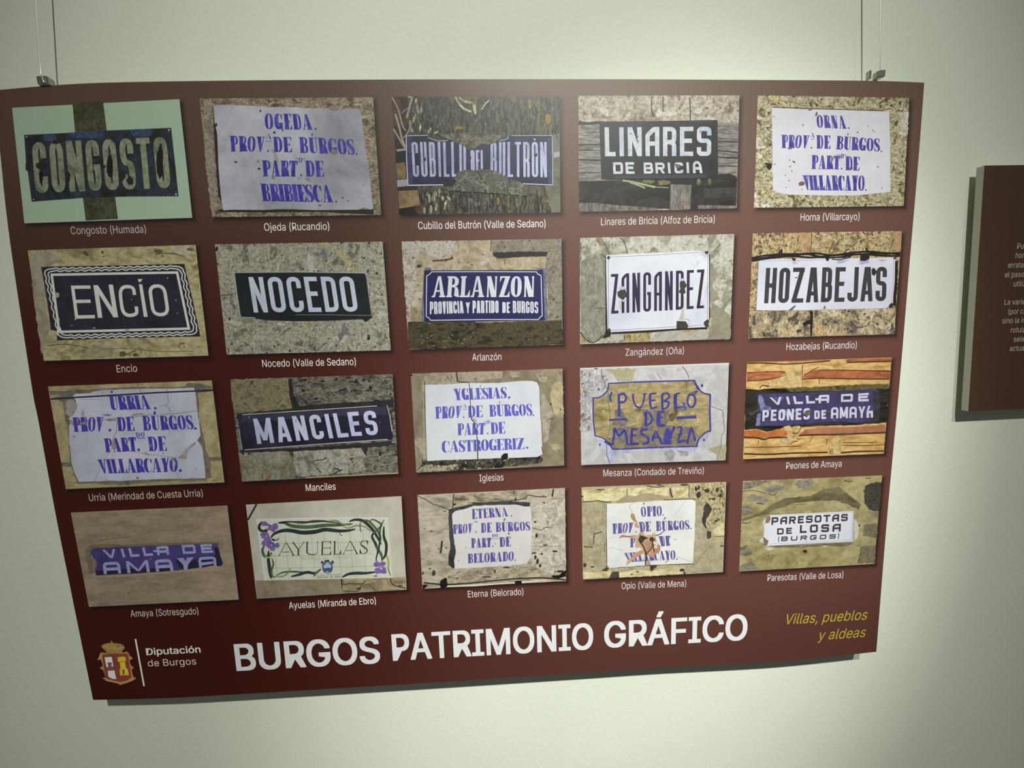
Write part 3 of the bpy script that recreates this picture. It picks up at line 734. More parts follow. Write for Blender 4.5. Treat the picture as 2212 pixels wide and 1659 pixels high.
put('dark_opening', [[(168, 1115), (700, 1095), (1260, 1090), (1830, 1085), (2058, 1090), (2045, 1442), (1500, 1450), (1100, 1440), (400, 1380), (170, 1376)]], DK4, 4)
put('timber', [[(168, 1376), (380, 1375), (620, 1400), (1105, 1435), (1100, 1452), (400, 1470), (168, 1478)], [(1262, 1150), (1515, 1160), (1500, 1446), (1258, 1450)], [(1595, 1400), (2045, 1405), (2040, 1440), (1592, 1445)]], rock([(104, 98, 88), (120, 114, 106), (96, 84, 68)], 40, .35, .5, (1.4, .5)), 5)
put('timber', [[(1660, 1200), (2050, 1185), (2045, 1310), (1660, 1320)]], rock([(62, 62, 56), (74, 74, 66), (52, 52, 46)], 50, .3, .4, (.4, 2)), 5)
put('timber_gap', stroke([(166, 680), (420, 672)], 6) + stroke([(168, 745), (420, 740)], 4) + stroke([(168, 855), (430, 862)], 7) + stroke([(168, 1015), (435, 1010)], 3) + stroke([(1830, 640), (2070, 645)], 5) + stroke([(1830, 745), (2068, 770)], 6) + stroke([(1830, 825), (2066, 835)], 7) + stroke([(1835, 930), (2060, 935)], 3) + [jag([(1835, 1030), (1960, 1020), (2058, 1070), (2056, 1100), (1835, 1090)], 8), jag([(166, 400), (300, 405), (410, 400), (410, 432), (166, 440)], 8)]
    + stroke([(1040, 100), (1035, 240), (1060, 340)], 5) + stroke([(1495, 120), (1500, 280), (1500, 390)], 6) + stroke([(1175, 100), (1178, 280)], 4), flat((58, 54, 46), .2), 6)
put('stone_face', [jag([(370, 230), (470, 230), (530, 290), (520, 340), (440, 310)], 8), jag([(1080, 300), (1130, 230), (1170, 290), (1350, 280), (1330, 330), (1100, 350)], 8), jag([(1540, 260), (1640, 230), (1650, 300), (1560, 310)], 8), jag([(1640, 360), (1700, 350), (1830, 385), (1640, 385)], 6)], rock([(176, 168, 150), (188, 182, 164)], 60), 3)
put('moss', [blob(1000, 1120, 90, 22), blob(1180, 1130, 80, 34), blob(1600, 1120, 30, 40), blob(1730, 1120, 22, 40)], rock([(96, 96, 62), (124, 122, 82)], 60), 5)
put('grass_blade', stroke(curve([(690, 1105), (800, 1120), (930, 1150), (1080, 1185)], 4), 12) + stroke(curve([(780, 1130), (900, 1170), (960, 1198)], 4), 9) + stroke([(1060, 1182), (1240, 1192)], 5), flat((140, 144, 104), .3), 5.5)
put('sign_plate', [[(412, 398), (620, 400), (1100, 396), (1500, 388), (1825, 382), (1830, 700), (1832, 1082), (1000, 1090), (440, 1092), (425, 760)]], rock([(48, 48, 46), (56, 56, 54), (50, 54, 56)], 12, .1), 6)
put('enamel_remains', [jag([(620, 410), (900, 402), (950, 450), (900, 520), (800, 490), (700, 520)], 14), jag([(1310, 405), (1360, 400), (1370, 440), (1340, 450)], 8), jag([(1450, 395), (1760, 388), (1740, 430), (1500, 420)], 10)], rock([(66, 62, 92), (58, 56, 74), (76, 70, 108)], 50), 7)
put('enamel_remains', [jag([(590, 1050), (1690, 1030), (1700, 1078), (590, 1085)], 5)], flat((62, 66, 74), .15), 7)
L = text('b', 'LINARES', (482, 816, 1748, 812, 474, 470, 1752, 462), t=.15, r=.10, gap=.27, flatA=1, wid={'L': .8, 'I': .38, 'N': 1.05, 'E': 1.0, 'S': 1.08})
L += text('b', 'DE', (580, 1028, 835, 1026, 575, 888, 825, 886), t=.22, r=.12, gap=.25) + text('b', 'BRI', (945, 1024, 1275, 1020, 940, 890, 1265, 892), t=.22, r=.14, gap=.25, wid={'I': .42})
L += text('b', 'CI', (1312, 1020, 1495, 1018, 1308, 890, 1488, 888), t=.22, r=.14, gap=.34, wid={'I': .42}) + text('b', 'A', (1532, 1018, 1645, 1018, 1525, 874, 1625, 872), t=.22, r=.3, roundA=1)
put('lettering', L, rock([(196, 202, 208), (214, 220, 222), (206, 210, 204)], 40, .12, patch=[((184, 196, 216), 30, .58)]), 8)
put('rust_spot', [blob(1345, 935, 32, 22, ang=.5), blob(1330, 915, 26, 10), blob(790, 545, 18, 6), blob(865, 575, 8, 24, ang=-.8), blob(875, 640, 6, 22), blob(1618, 525, 5, 20), blob(1030, 610, 14, 5), blob(1705, 680, 6)], flat((96, 98, 100)), 9)

# =============== 5 Horna
cal(4); Z(1600, 180, 5.53)
photo(4, C[4], rock([(92, 86, 58), (140, 132, 96), (172, 164, 130), (118, 110, 78), (176, 170, 142)], 46, .4, 1.0, (1, 1.3), 10, speck=((84, 76, 52), 110, .64), patch=[((196, 190, 164), 28, .62), ((178, 164, 96), 18, .62)]), 'photograph of a white ORNA plaque with blue lettering in rough yellow stone', CAPT[4])
put('hole', [blob(345, 992, 34, 42), blob(305, 960, 20, 12)], flat((50, 48, 40)), 3)
put('mortar', [jag([(1870, 360), (1930, 335), (2005, 335), (2000, 600), (1920, 640), (1880, 560)], 8), jag([(1820, 870), (1870, 900), (1900, 955), (1840, 930)], 5), jag([(190, 640), (240, 650), (280, 740), (220, 760), (186, 720)], 8)], rock([(168, 162, 138), (184, 178, 158), (150, 142, 116)], 60), 3)
put('sign_plate', [jag([(372, 292), (800, 312), (830, 320), (860, 310), (1340, 322), (1775, 338), (1785, 700), (1788, 1298), (1600, 1318), (1400, 1338), (1100, 1342), (600, 1332), (430, 1305), (385, 1270), (380, 800)], 2, 60)],
    rock([(214, 213, 216), (220, 219, 221), (226, 225, 226)], 10, .03), 4)
put('shade_line', stroke([(380, 284), (820, 300), (1340, 316), (1700, 326)], 5), flat((96, 74, 66), .2), 3.5)
L = text('d', 'ORNA.', (912, 528, 1310, 545, 905, 378, 1282, 388), t=.30, gap=.12)
L += text('d', 'PROV', (490, 772, 800, 776, 485, 614, 828, 622), t=.30, gap=.06) + text('d', 'A', (835, 648, 885, 648, 842, 588, 875, 588), t=.3)
L += text('d', 'DE', (905, 778, 1072, 782, 902, 618, 1070, 624), t=.30, gap=.1) + text('d', 'BÚRGOS', (1138, 788, 1662, 814, 1150, 628, 1662, 662), t=.30, gap=.08)
L += text('d', 'PART', (845, 1022, 1185, 1028, 848, 858, 1190, 866), t=.30, gap=.02) + text('d', 'O', (1195, 898, 1232, 898, 1195, 840, 1232, 840), t=.25)
L += text('d', 'DE', (1250, 1036, 1418, 1044, 1250, 870, 1422, 880), t=.30, gap=.06)
L += text('d', 'VILLARCAYO', (760, 1274, 1478, 1284, 735, 1098, 1482, 1102), t=.27, gap=.0, wid={'I': .5})
L += [blob(x, y, 10, seed=3) for x, y in ((845, 770), (1205, 1018), (1680, 812), (1496, 1274))]
L += [[(842, 665), (882, 665), (882, 671), (842, 671)], [(1140, 852), (1192, 852), (1192, 857), (1140, 857)], [(1235, 850), (1262, 850), (1262, 857), (1235, 857)]]
put('lettering', L, rock([(74, 68, 156), (86, 80, 168), (98, 90, 170)], 60, .12), 5)
put('chip', [blob(905, 365, 12, 26, ang=.3), blob(590, 776, 28, 11), blob(1318, 1018, 32, 14, ang=-.4), blob(730, 1198, 40, 24, ang=-.3), blob(636, 936, 20, 8, ang=.5), blob(828, 316, 24, 8), blob(590, 995, 14, 5), blob(612, 1045, 8)], rock([(128, 98, 88), (104, 78, 66)], 80), 6)
put('chip', [blob(745, 498, 9, 8), blob(1396, 585, 10, 8), blob(1580, 560, 10, 6), blob(1600, 580, 9, 4), blob(1638, 998, 9), blob(585, 918, 7), blob(535, 1098, 6), blob(578, 1162, 8), blob(545, 1245, 6), blob(408, 964, 10, 6), blob(400, 396, 9, 5), blob(735, 1265, 6), blob(1520, 508, 6), blob(1690, 1250, 6)], flat((92, 88, 112)), 6)

# =============== 6 Encio
cal(5); Z(40, 500, 5.027)
photo(5, C[5], rock([(104, 98, 66), (128, 120, 84), (140, 132, 94), (118, 108, 72)], 22, .22, 1.0, (1, 1.5), 12, speck=((72, 66, 40), 70, .68), patch=[((134, 130, 108), 14, .60)]), 'photograph of a dark blue tiled ENCÍO sign with a white wavy border', CAPT[5])
put('mortar', [jag([(130, 240), (330, 215), (480, 320), (250, 375), (330, 1080), (250, 1330), (160, 700)], 10, 60)], rock([(124, 118, 98), (112, 106, 84), (136, 132, 114)], 20, .15), 3)
put('stone_fissure', stroke(curve([(1480, 250), (1600, 235), (1700, 245), (1800, 270)], 4), 5) + stroke(curve([(300, 1240), (480, 1225), (640, 1240), (760, 1270)], 4), 4) + stroke(curve([(900, 1280), (1200, 1270), (1500, 1300), (1900, 1300)], 4), 3) + stroke(curve([(1100, 1350), (1180, 1330), (1280, 1290)], 4), 5) + [blob(730, 240, 40, 18, ang=.7), blob(1860, 195, 40, 14), blob(1520, 215, 46, 26), blob(910, 225, 14, 20), blob(1795, 1218, 9, 6), blob(1798, 1250, 11, 7), blob(1135, 1330, 44, 28), blob(1270, 1340, 36, 20)], flat((70, 64, 40), .3), 3.5)
q6 = [(245, 383), (1800, 352), (1975, 1140), (420, 1182)]
def bil(q, u, v):
    (a, b_), (c, d), (e, f_), (g, h_) = q
    return (a * (1 - u) * (1 - v) + c * u * (1 - v) + e * u * v + g * (1 - u) * v, b_ * (1 - u) * (1 - v) + d * u * (1 - v) + f_ * u * v + h_ * (1 - u) * v)
put('sign_plate', [[(245, 383), (1020, 370), (1800, 352), (1890, 740), (1975, 1140), (1200, 1155), (420, 1182), (415, 1080), (350, 1068), (325, 860), (285, 600)]], rock([(30, 29, 38), (36, 34, 46), (32, 31, 38)], 16, .12), 4)
WH6 = flat((158, 162, 150), .06)
L = []
inn = [bil(q6, .083, .115), bil(q6, .937, .130), bil(q6, .917, .883), bil(q6, .04, .868)]
inn = [(360, 470), (1722, 445), (1850, 1055), (442, 1090)]
L += stroke(inn, 13, True)
for ou, ov, wv_ in ((.036, .062, 6.5), (.015, .029, 6.5)):
    base = []
    def seg(p, q_, n):
        return [(p[0] + (q_[0] - p[0]) * k / n, p[1] + (q_[1] - p[1]) * k / n) for k in range(n)]
    cs = [(ou, ov), (1 - ou, ov), (1 - ou, 1 - ov), (ou, 1 - ov)]
    fl = fillet(cs, .055 if ou > .03 else .07, True, 6)
    pts = []
    for i in range(len(fl)):
        a_, b2 = fl[i], fl[(i + 1) % len(fl)]
        d_ = math.hypot((b2[0] - a_[0]) * 1600, (b2[1] - a_[1]) * 800)
        n = max(1, int(d_ / 9))
        for k in range(n):
            u, v = a_[0] + (b2[0] - a_[0]) * k / n, a_[1] + (b2[1] - a_[1]) * k / n
            wob = math.sin(2 * pi * (u * 17.5 if d_ > 100 and abs(b2[0] - a_[0]) > abs(b2[1] - a_[1]) else v * 8.5)) * (1 if d_ > 100 else 0)
            if abs(b2[0] - a_[0]) > abs(b2[1] - a_[1]): v += wob * .0085
            else: u += wob * .0045
            pts.append(bil(q6, u, v))
    pts = [p for p in pts if not (p[0] < 418 and p[1] > 1075)]
    L += [s_ for s_ in stroke(pts, wv_, True) if math.hypot(s_[0][0] - s_[1][0], s_[0][1] - s_[1][1]) < 60]
L += [[(428, 1100), (430, 1130), (412, 1120)]]
put('wavy_border', L, WH6, 5)
L = []
for s_ in (0.235, 0.37, .505, .64, .775):
    L += stroke([bil(q6, s_, .13), bil(q6, s_ - .015, .86)], 1.6)
L += stroke([bil(q6, .09, .38), bil(q6, .93, .38)], 1.4) + stroke([bil(q6, .09, .64), bil(q6, .93, .64)], 1.4)
put('tile_joint', L, flat((46, 46, 66), .2), 5)
L = text('b', 'E', (616, 948, 832, 942, 568, 588, 778, 586), t=.10, r=0)
L += text('b', 'N', (862, 938, 1082, 932, 812, 584, 1025, 576), t=.135, r=0) + text('b', 'C', (1118, 935, 1312, 925, 1074, 585, 1262, 576), t=.105, r=.30)
L += text('b', 'Í', (1352, 928, 1412, 926, 1300, 574, 1350, 572), t=.115, r=0) + text('b', 'O', (1450, 925, 1648, 918, 1400, 576, 1595, 570), t=.105, r=.24)
put('lettering', L, WH6, 6)
put('chip', [blob(1618, 506, 12, 7), blob(420, 690, 22, 30), blob(575, 1022, 14, 5), blob(822, 1048, 16, 8), blob(1710, 745, 6, 9), blob(1725, 890, 10, 5), blob(1180, 1070, 30, 12), blob(1385, 1068, 6), blob(616, 955, 12, 8), blob(1225, 740, 10, 5), blob(440, 955, 8, 14)], flat((126, 124, 100)), 7)

# =============== 7 Nocedo
cal(6); Z(440, 500, 5.027)
photo(6, C[6], rock([(92, 90, 78), (128, 126, 108), (148, 145, 124), (116, 112, 94), (156, 152, 136)], 50, .3, .7, speck=((60, 58, 54), 120, .65), patch=[((96, 96, 94), 30, .62), ((150, 142, 100), 16, .62), ((158, 156, 146), 22, .64)]), 'photograph of a black enamel NOCEDO plate on mottled grey stone', CAPT[6])
put('hole', [blob(142, 190, 16, 30), blob(1795, 125, 10, 12), blob(625, 1246, 10), blob(1225, 1016, 10, 6), blob(1128, 1008, 8), blob(310, 386, 12, 7), blob(1080, 405, 9), blob(1925, 240, 12), blob(1790, 1160, 20, 22), blob(1880, 455, 14), blob(280, 950, 14, 18), blob(935, 1298, 12, 14)] + stroke([(190, 690), (272, 692)], 4), flat((44, 40, 38), .2), 3)
put('stone_face', [jag([(415, 948), (520, 945), (555, 958), (540, 990), (415, 992)], 5), jag([(860, 1225), (915, 1235), (890, 1270), (858, 1262)], 4)], flat((118, 110, 88), .15), 3)
put('sign_plate', [[(328, 440), (1000, 438), (1758, 446), (1768, 520), (1800, 720), (1830, 930), (1760, 985), (1720, 950), (1600, 958), (1400, 968), (1180, 973), (980, 974), (700, 965), (560, 945), (400, 935), (360, 680)]], rock([(28, 32, 32), (34, 38, 38)], 10, .06), 4)
put('plate_edge', stroke([(330, 446), (1000, 440), (1755, 450), (1760, 475)], 4.5) + stroke([(332, 446), (360, 670), (400, 930), (560, 938)], 4) + stroke([(1000, 905), (1400, 905), (1820, 912)], 1.5) + stroke([(1765, 480), (1822, 915)], 1.6), flat((150, 156, 140), .1), 5)
put('lettering', text('b', 'NOCEDO', (545, 880, 1680, 870, 485, 495, 1622, 490), t=.125, r=.14, gap=.28, wid={'N': 1.02, 'O': 1.05, 'D': 1.0, 'E': .92}), rock([(160, 168, 184), (168, 178, 186), (160, 164, 192)], 10, .04), 6)

# =============== 8 Arlanzon
cal(7); Z(840, 500, 5.53)
photo(7, C[7], rock([(138, 126, 98), (164, 150, 118), (176, 164, 134), (150, 136, 104)], 26, .2, 1.0, speck=((112, 98, 74), 120, .66), patch=[((184, 176, 158), 18, .58)]), 'photograph of a dark blue ARLANZON plate with a thin white frame', CAPT[7])
put('stone_face', [jag([(158, 125), (420, 115), (800, 112), (830, 230), (700, 280), (600, 330), (480, 290), (360, 260), (300, 420), (330, 500), (260, 900), (220, 1060), (190, 700)], 10, 40)], rock([(152, 142, 120), (184, 178, 162), (194, 190, 178), (164, 150, 124)], 50, .25, .6, speck=((128, 108, 88), 150, .62)), 3)
put('stone_face', [[(1232, 112), (2062, 92), (2064, 255), (1900, 250), (1600, 248), (1240, 258)], jag([(1880, 290), (1940, 256), (2064, 250), (2070, 1060), (1910, 1070), (1900, 760), (1870, 420)], 5, 60)], rock([(118, 112, 96), (140, 134, 114), (128, 120, 98)], 60, .3, .5, speck=((84, 80, 70), 150, .63)), 3)
put('recess_shade', [jag([(1236, 252), (1600, 240), (1905, 242), (1880, 298), (1600, 302), (1320, 322), (1250, 295)], 4, 50)], flat((62, 58, 50), .15), 4)
put('stone_face', [jag([(225, 1080), (600, 1070), (1200, 1090), (1660, 1065), (2070, 1060), (2075, 1350), (1200, 1382), (238, 1410)], 5, 60)], rock([(58, 54, 40), (80, 74, 54), (96, 86, 60), (70, 66, 48)], 50, .35, .7, (1, 2), 0, speck=((42, 38, 30), 90, .66), patch=[((104, 88, 58), 12, .64)]), 4)
put('stone_fissure', stroke([(292, 1090), (300, 1250), (290, 1405)], 7) + stroke([(1222, 110), (1218, 235)], 5) + stroke([(520, 350), (640, 345), (770, 320)], 8) + [blob(360, 415, 34, 20), blob(600, 1350, 30, 20)], flat((84, 76, 60), .2), 4.5)
put('white_fleck', [blob(x, y, 7, 5) for x, y in ((488, 1098), (512, 1246), (760, 1238), (660, 1312), (690, 1308), (1010, 1212), (390, 1250), (415, 1300), (400, 1330), (460, 1275), (540, 1362), (665, 1376), (1045, 1080), (720, 1270), (830, 1300), (880, 1340), (900, 1290), (980, 1260), (1870, 1280), (1670, 1290))], flat((186, 182, 166)), 5)
put('slate_back', [[(425, 432), (500, 432), (505, 462), (425, 462)], [(1700, 430), (1865, 438), (1880, 500), (1900, 1070), (1860, 1075), (1840, 460)], [(420, 470), (430, 1090), (382, 1080), (400, 800)]], rock([(96, 100, 112), (120, 124, 134), (84, 86, 92)], 30), 5)
put('sign_plate', [[(422, 465), (1100, 462), (1842, 458), (1852, 760), (1862, 1060), (1400, 1068), (1040, 1076), (960, 1090), (880, 1076), (425, 1072), (415, 780)]], rock([(46, 46, 88), (56, 56, 100), (60, 60, 96)], 8, .05), 6)
fr = [(510, 482), (1100, 480), (1762, 482), (1778, 508), (1818, 526), (1826, 780), (1832, 1008), (1806, 1024), (1786, 1052), (1100, 1052), (500, 1062), (482, 1036), (447, 1016), (448, 780), (452, 530), (490, 510)]
put('white_frame', stroke(fr, 5.5, True), flat((206, 212, 222), .04), 7)
L = text('d', 'ARLANZON', (512, 786, 1750, 782, 532, 535, 1754, 535), t=.19, h=.075, gap=.10, wid={'A': 1.35, 'R': 1.25, 'L': 1.0, 'N': 1.3, 'Z': 1.05, 'O': 1.1})
L += text('b', 'PROVINCIA', (490, 988, 895, 976, 490, 838, 885, 830), t=.125, r=.13, gap=.22, wid={'I': .4}) + text('b', 'Y', (925, 976, 965, 975, 918, 848, 968, 846), t=.13)
L += text('b', 'PARTIDO', (1000, 976, 1312, 974, 1000, 826, 1310, 826), t=.125, r=.13, gap=.22, wid={'I': .4}) + text('b', 'DE', (1355, 974, 1445, 974, 1355, 843, 1445, 843), t=.16, r=.12, gap=.25)
L += text('b', 'BURGOS', (1482, 974, 1785, 978, 1480, 828, 1782, 838), t=.125, r=.13, gap=.22)
put('lettering', L, rock([(214, 224, 222), (222, 226, 226), (214, 212, 230)], 10, .03), 7.5)
# =============== 9 Zangandez
cal(8); Z(1220, 490, 5.53)
photo(8, C[8], rock([(134, 130, 108), (170, 168, 146), (190, 188, 170), (200, 198, 184)], 34, .22, .8, speck=((126, 122, 104), 110, .64), patch=[((148, 144, 118), 20, .58)]), 'photograph of a white ZANGANDEZ plate pierced by two round holes', CAPT[8])
put('stone_face', [jag([(1740, 420), (1830, 560), (1760, 700), (1860, 860), (1760, 900), (1900, 1000), (1975, 1060), (1975, 1338), (1700, 1345), (1760, 1200), (1730, 800)], 14, 40)], rock([(136, 130, 108), (150, 144, 120), (142, 136, 114)], 30, .12), 3)
put('stone_face', [jag([(190, 420), (300, 330), (430, 320), (480, 360), (488, 700), (485, 1300), (400, 1350), (290, 1370), (200, 1260), (185, 800)], 6, 50)], rock([(120, 118, 100), (136, 134, 116), (150, 148, 130)], 70, .25, .5, (1.4, .8), patch=[((156, 154, 136), 50, .6)]), 3)
put('stone_face', [jag([(500, 1300), (560, 1270), (700, 1280), (720, 1340), (560, 1380), (510, 1360)], 8), jag([(1030, 1370), (1100, 1235), (1180, 1232), (1400, 1250), (1600, 1225), (1700, 1210), (1700, 1340), (1300, 1365)], 7)], rock([(176, 172, 152), (196, 192, 176), (152, 148, 128)], 80, .3, .6, (1, 1.5)), 4)
put('stone_face', [jag([(715, 1280), (800, 1262), (1040, 1262), (1020, 1370), (720, 1380)], 7), jag([(185, 1290), (260, 1350), (300, 1378), (188, 1395)], 4), jag([(1385, 1225), (1600, 1215), (1540, 1255), (1420, 1262)], 5)], rock([(148, 128, 84), (176, 160, 112), (124, 108, 76)], 70, .3), 4)
put('mortar', [jag([(378, 138), (450, 130), (455, 170), (420, 210), (395, 180)], 4), jag([(1012, 300), (1030, 260), (1062, 240), (1100, 265), (1118, 302)], 3), jag([(708, 315), (720, 285), (745, 270), (762, 316)], 3)], rock([(140, 124, 98), (160, 146, 112)], 40), 5)
put('crack', stroke(curve([(655, 130), (700, 160), (730, 240), (760, 316)], 4), 4) + stroke(curve([(460, 170), (500, 250), (530, 325)], 4), 3) + stroke([(430, 318), (485, 366)], 3) + stroke([(360, 975), (420, 968), (488, 972)], 3) + stroke(curve([(1740, 310), (1800, 270), (1870, 200)], 3), 2) + stroke(curve([(185, 1255), (240, 1330), (300, 1375), (380, 1365), (470, 1290)], 4), 6) + stroke([(712, 1290), (715, 1340)], 5) + stroke([(188, 200), (192, 400)], 3), flat((82, 76, 62), .2), 5)
put('shade_line', [[(560, 1262), (1200, 1225), (1700, 1200), (1700, 1222), (1340, 1235), (1000, 1262), (560, 1282)], [(482, 340), (496, 336), (512, 1250), (490, 1270)], [(1720, 320), (1734, 320), (1735, 1100), (1722, 1100)], [(490, 1230), (560, 1260), (540, 1310), (480, 1330), (450, 1330), (480, 1290)]], flat((62, 58, 50), .2), 6)
put('sign_plate', [[(492, 338), (900, 318), (1180, 305), (1210, 312), (1300, 300), (1610, 282), (1640, 292), (1722, 320), (1724, 700), (1722, 1195), (1340, 1215), (1000, 1235), (552, 1258), (512, 1250), (500, 800)]], rock([(222, 225, 234), (236, 240, 244), (244, 248, 250)], 7, .02, patch=[((214, 214, 228), 12, .6)]), 7)
put('plate_rim', stroke([(520, 362), (1050, 338), (1610, 305)], 1.6) + stroke([(520, 360), (522, 800), (526, 1240)], 2.2) + stroke([(530, 1238), (1000, 1212), (1335, 1192)], 1.8) + stroke([(1480, 1186), (1700, 1170)], 1.6) + stroke([(1708, 330), (1706, 800), (1704, 1160)], 1.6), flat((92, 96, 100), .1), 8)
put('rust_run', [[(1398, 830), (1425, 830), (1428, 1100), (1400, 1110), (1360, 1120), (1395, 1000)], [(640, 880), (700, 890), (690, 1000), (650, 960)]], rock([(174, 174, 150), (186, 186, 172), (190, 190, 186)], 20, .05), 7.5)
L = text('b', 'ZANGANDEZ', (555, 1038, 1663, 970, 552, 565, 1668, 508), t=.070, r=.07, gap=.42, flatA=1, wid={'Z': .95, 'A': 1.0, 'N': 1.0, 'G': 1.0, 'D': 1.0, 'E': .9})
L += [s_ for s_ in []]
put('lettering', L, rock([(66, 58, 84), (72, 66, 92), (62, 60, 76)], 20, .08), 9)
put('puncture', [blob(682, 800, 54, 62), blob(1410, 690, 42, 56), blob(1405, 765, 40, 40), [(1338, 1125), (1445, 1128), (1478, 1185), (1460, 1215), (1335, 1218)], jag([(1660, 1140), (1690, 1112), (1722, 1105), (1722, 1190), (1690, 1200), (1668, 1175)], 5), blob(640, 785, 14, 8)], flat((78, 78, 68), .12), 10)
put('chip_rim', [blob(690, 732, 40, 20), blob(1408, 630, 26, 18), blob(700, 880, 26, 14)] + stroke(curve([(1395, 1112), (1450, 1098), (1495, 1125), (1480, 1165)], 4), 4), flat((176, 178, 196), .06), 10.5)
put('screw', [blob(524, 367, 19), blob(1696, 306, 20), blob(527, 1242, 26, 26)], flat((72, 66, 62), .15), 11)

# =============== 10 Hozabejas
cal(9); Z(1600, 480, 5.53)
photo(9, C[9], rock([(108, 92, 62), (150, 130, 90), (176, 156, 112), (136, 118, 80)], 70, .45, .9, (1, 1), -30, speck=((86, 70, 50), 150, .62), patch=[((172, 146, 96), 26, .62)]), 'photograph of a white HOZABEJAS plate under black cables', CAPT[9])
put('stone_face', [jag([(110, 1068), (400, 1062), (830, 1060), (832, 1365), (95, 1385)], 6, 60), jag([(880, 1058), (1300, 1040), (1848, 1020), (1838, 1335), (870, 1362)], 6, 60)],
    rock([(84, 78, 66), (138, 124, 96), (164, 146, 108), (176, 164, 136)], 46, .4, .8, speck=((66, 60, 62), 100, .62), patch=[((166, 140, 96), 20, .6), ((92, 86, 86), 30, .64)]), 3)
put('joint', [[(830, 1070), (865, 1068), (862, 1220), (848, 1362), (832, 1362)], [(808, 1070), (860, 1060), (860, 1100)], jag([(735, 1210), (800, 1170), (845, 1160), (840, 1210), (760, 1240)], 5), jag([(1835, 470), (1880, 460), (1870, 800), (1850, 1000), (1820, 990)], 4)], flat((48, 42, 36), .25), 4)
put('mortar', [[(705, 130), (850, 125), (838, 360), (740, 365), (690, 240)], [(1825, 110), (1925, 107), (1915, 340), (1835, 330)]], rock([(150, 118, 80), (164, 134, 94), (142, 112, 78)], 40, .2), 3)
put('joint', stroke([(852, 128), (838, 360)], 4), flat((96, 74, 52), .2), 4)
put('sign_plate', [[(215, 470), (240, 440), (1000, 432), (1420, 430), (1845, 422), (1840, 700), (1815, 970), (1770, 1000), (1740, 1028), (1200, 1040), (800, 1050), (185, 1052), (200, 750)]], rock([(214, 215, 226), (224, 226, 234), (232, 234, 238)], 8, .02), 5)
put('plate_rim', stroke([(215, 476), (200, 760), (185, 1048)], 4) + stroke([(240, 462), (990, 448)], 2) + stroke([(1830, 440), (1822, 700), (1806, 960)], 2), flat((142, 144, 146), .1), 6)
put('cast_shade', [jag([(620, 458), (700, 456), (680, 500), (620, 505)], 5), jag([(1160, 452), (1300, 450), (1210, 490), (1150, 490)], 5), jag([(1420, 455), (1530, 450), (1540, 480), (1440, 510)], 5), jag([(1640, 450), (1760, 446), (1700, 466)], 4)], flat((150, 148, 172), .1), 6)
put('lettering', text('b', 'HOZABEJAS', (280, 968, 1735, 940, 305, 546, 1750, 532), t=.120, r=.10, gap=.26, wid={'H': 1.05, 'Z': 1.1, 'A': 1.15, 'B': 1.0, 'E': .95, 'J': .98, 'S': 1.0}), rock([(62, 62, 62), (70, 70, 70)], 10, .06), 7)
cb = []
for p in ([(135, 425), (300, 395), (480, 380), (700, 378), (900, 370), (1100, 392), (1300, 365), (1450, 352), (1600, 352), (1750, 372), (1905, 362)],
          [(135, 445), (300, 420), (450, 400), (650, 405), (850, 420), (1050, 400), (1250, 385), (1450, 380), (1700, 365), (1905, 380)],
          [(135, 462), (350, 430), (600, 400), (800, 380), (1000, 420), (1200, 415), (1400, 380), (1600, 390), (1800, 400), (1905, 400)]):
    cb += stroke(curve(p, 5), 9)
cb += stroke(curve([(1090, 440), (1180, 446), (1280, 425), (1330, 395)], 4), 5) + stroke(curve([(1235, 370), (1260, 335), (1300, 318)], 4), 5) + stroke(curve([(1500, 305), (1515, 345)], 3), 9)
put('cable', cb, flat((44, 42, 40), .15), 8)
put('cable_clip', [jag([(1425, 455), (1440, 385), (1480, 370), (1535, 380), (1535, 440), (1480, 462)], 4), jag([(445, 370), (470, 330), (500, 318), (500, 370), (480, 400), (440, 400)], 4), [(612, 430), (662, 430), (650, 460), (625, 455)], [(1015, 430), (1060, 430), (1050, 462), (1025, 458)]], flat((52, 46, 42), .2), 9)
put('puncture', [blob(1592, 592, 30, 46), blob(1840, 430, 14, 12), blob(1798, 995, 24, 30)], flat((58, 54, 54), .15), 8)
put('rust_run', [[(1572, 645), (1610, 645), (1590, 800), (1575, 880)], [(655, 462), (690, 462), (670, 510)]], flat((182, 180, 184), .05), 6.2)
put('chip', [[(570, 1050), (650, 990), (660, 1000), (620, 1046)], [(985, 1035), (1005, 990), (1018, 1030)], blob(665, 660, 18, 6, ang=-.4), blob(1234, 725, 8, 14), blob(1498, 760, 8, 12)], flat((92, 90, 96)), 8)

# =============== 11 Urria
cal(10); Z(80, 790, 5.027)
photo(10, C[10], rock([(122, 112, 74), (136, 126, 86), (148, 138, 98)], 40, .15, .5, speck=((100, 90, 58), 120, .68)), 'photograph of a cracked white URRIA plaque with blue lettering and a cable across it', CAPT[10])
MOR = rock([(84, 80, 66), (98, 94, 78), (74, 70, 60)], 30, .25)
put('joint', [jag([(130, 275), (250, 275), (480, 260), (640, 250), (1100, 235), (1600, 225), (1640, 185), (1740, 190), (1905, 225), (1910, 275), (1750, 290), (1760, 600), (1850, 950), (1880, 1020), (1890, 1210), (1830, 1245), (1300, 1262), (900, 1300), (620, 1275), (440, 1280), (380, 1100), (360, 1050), (330, 700), (280, 400), (140, 320)], 8, 50), [(262, 1052), (360, 1052), (375, 1100), (268, 1092)], [(1850, 995), (2000, 992), (2002, 1028), (1860, 1030)]], MOR, 3)
put('stone_face', [jag([(250, 335), (140, 335), (135, 320), (240, 318)], 2), jag([(400, 1285), (640, 1290), (900, 1305), (650, 1318), (420, 1322)], 3)], flat((140, 130, 94), .1), 4)
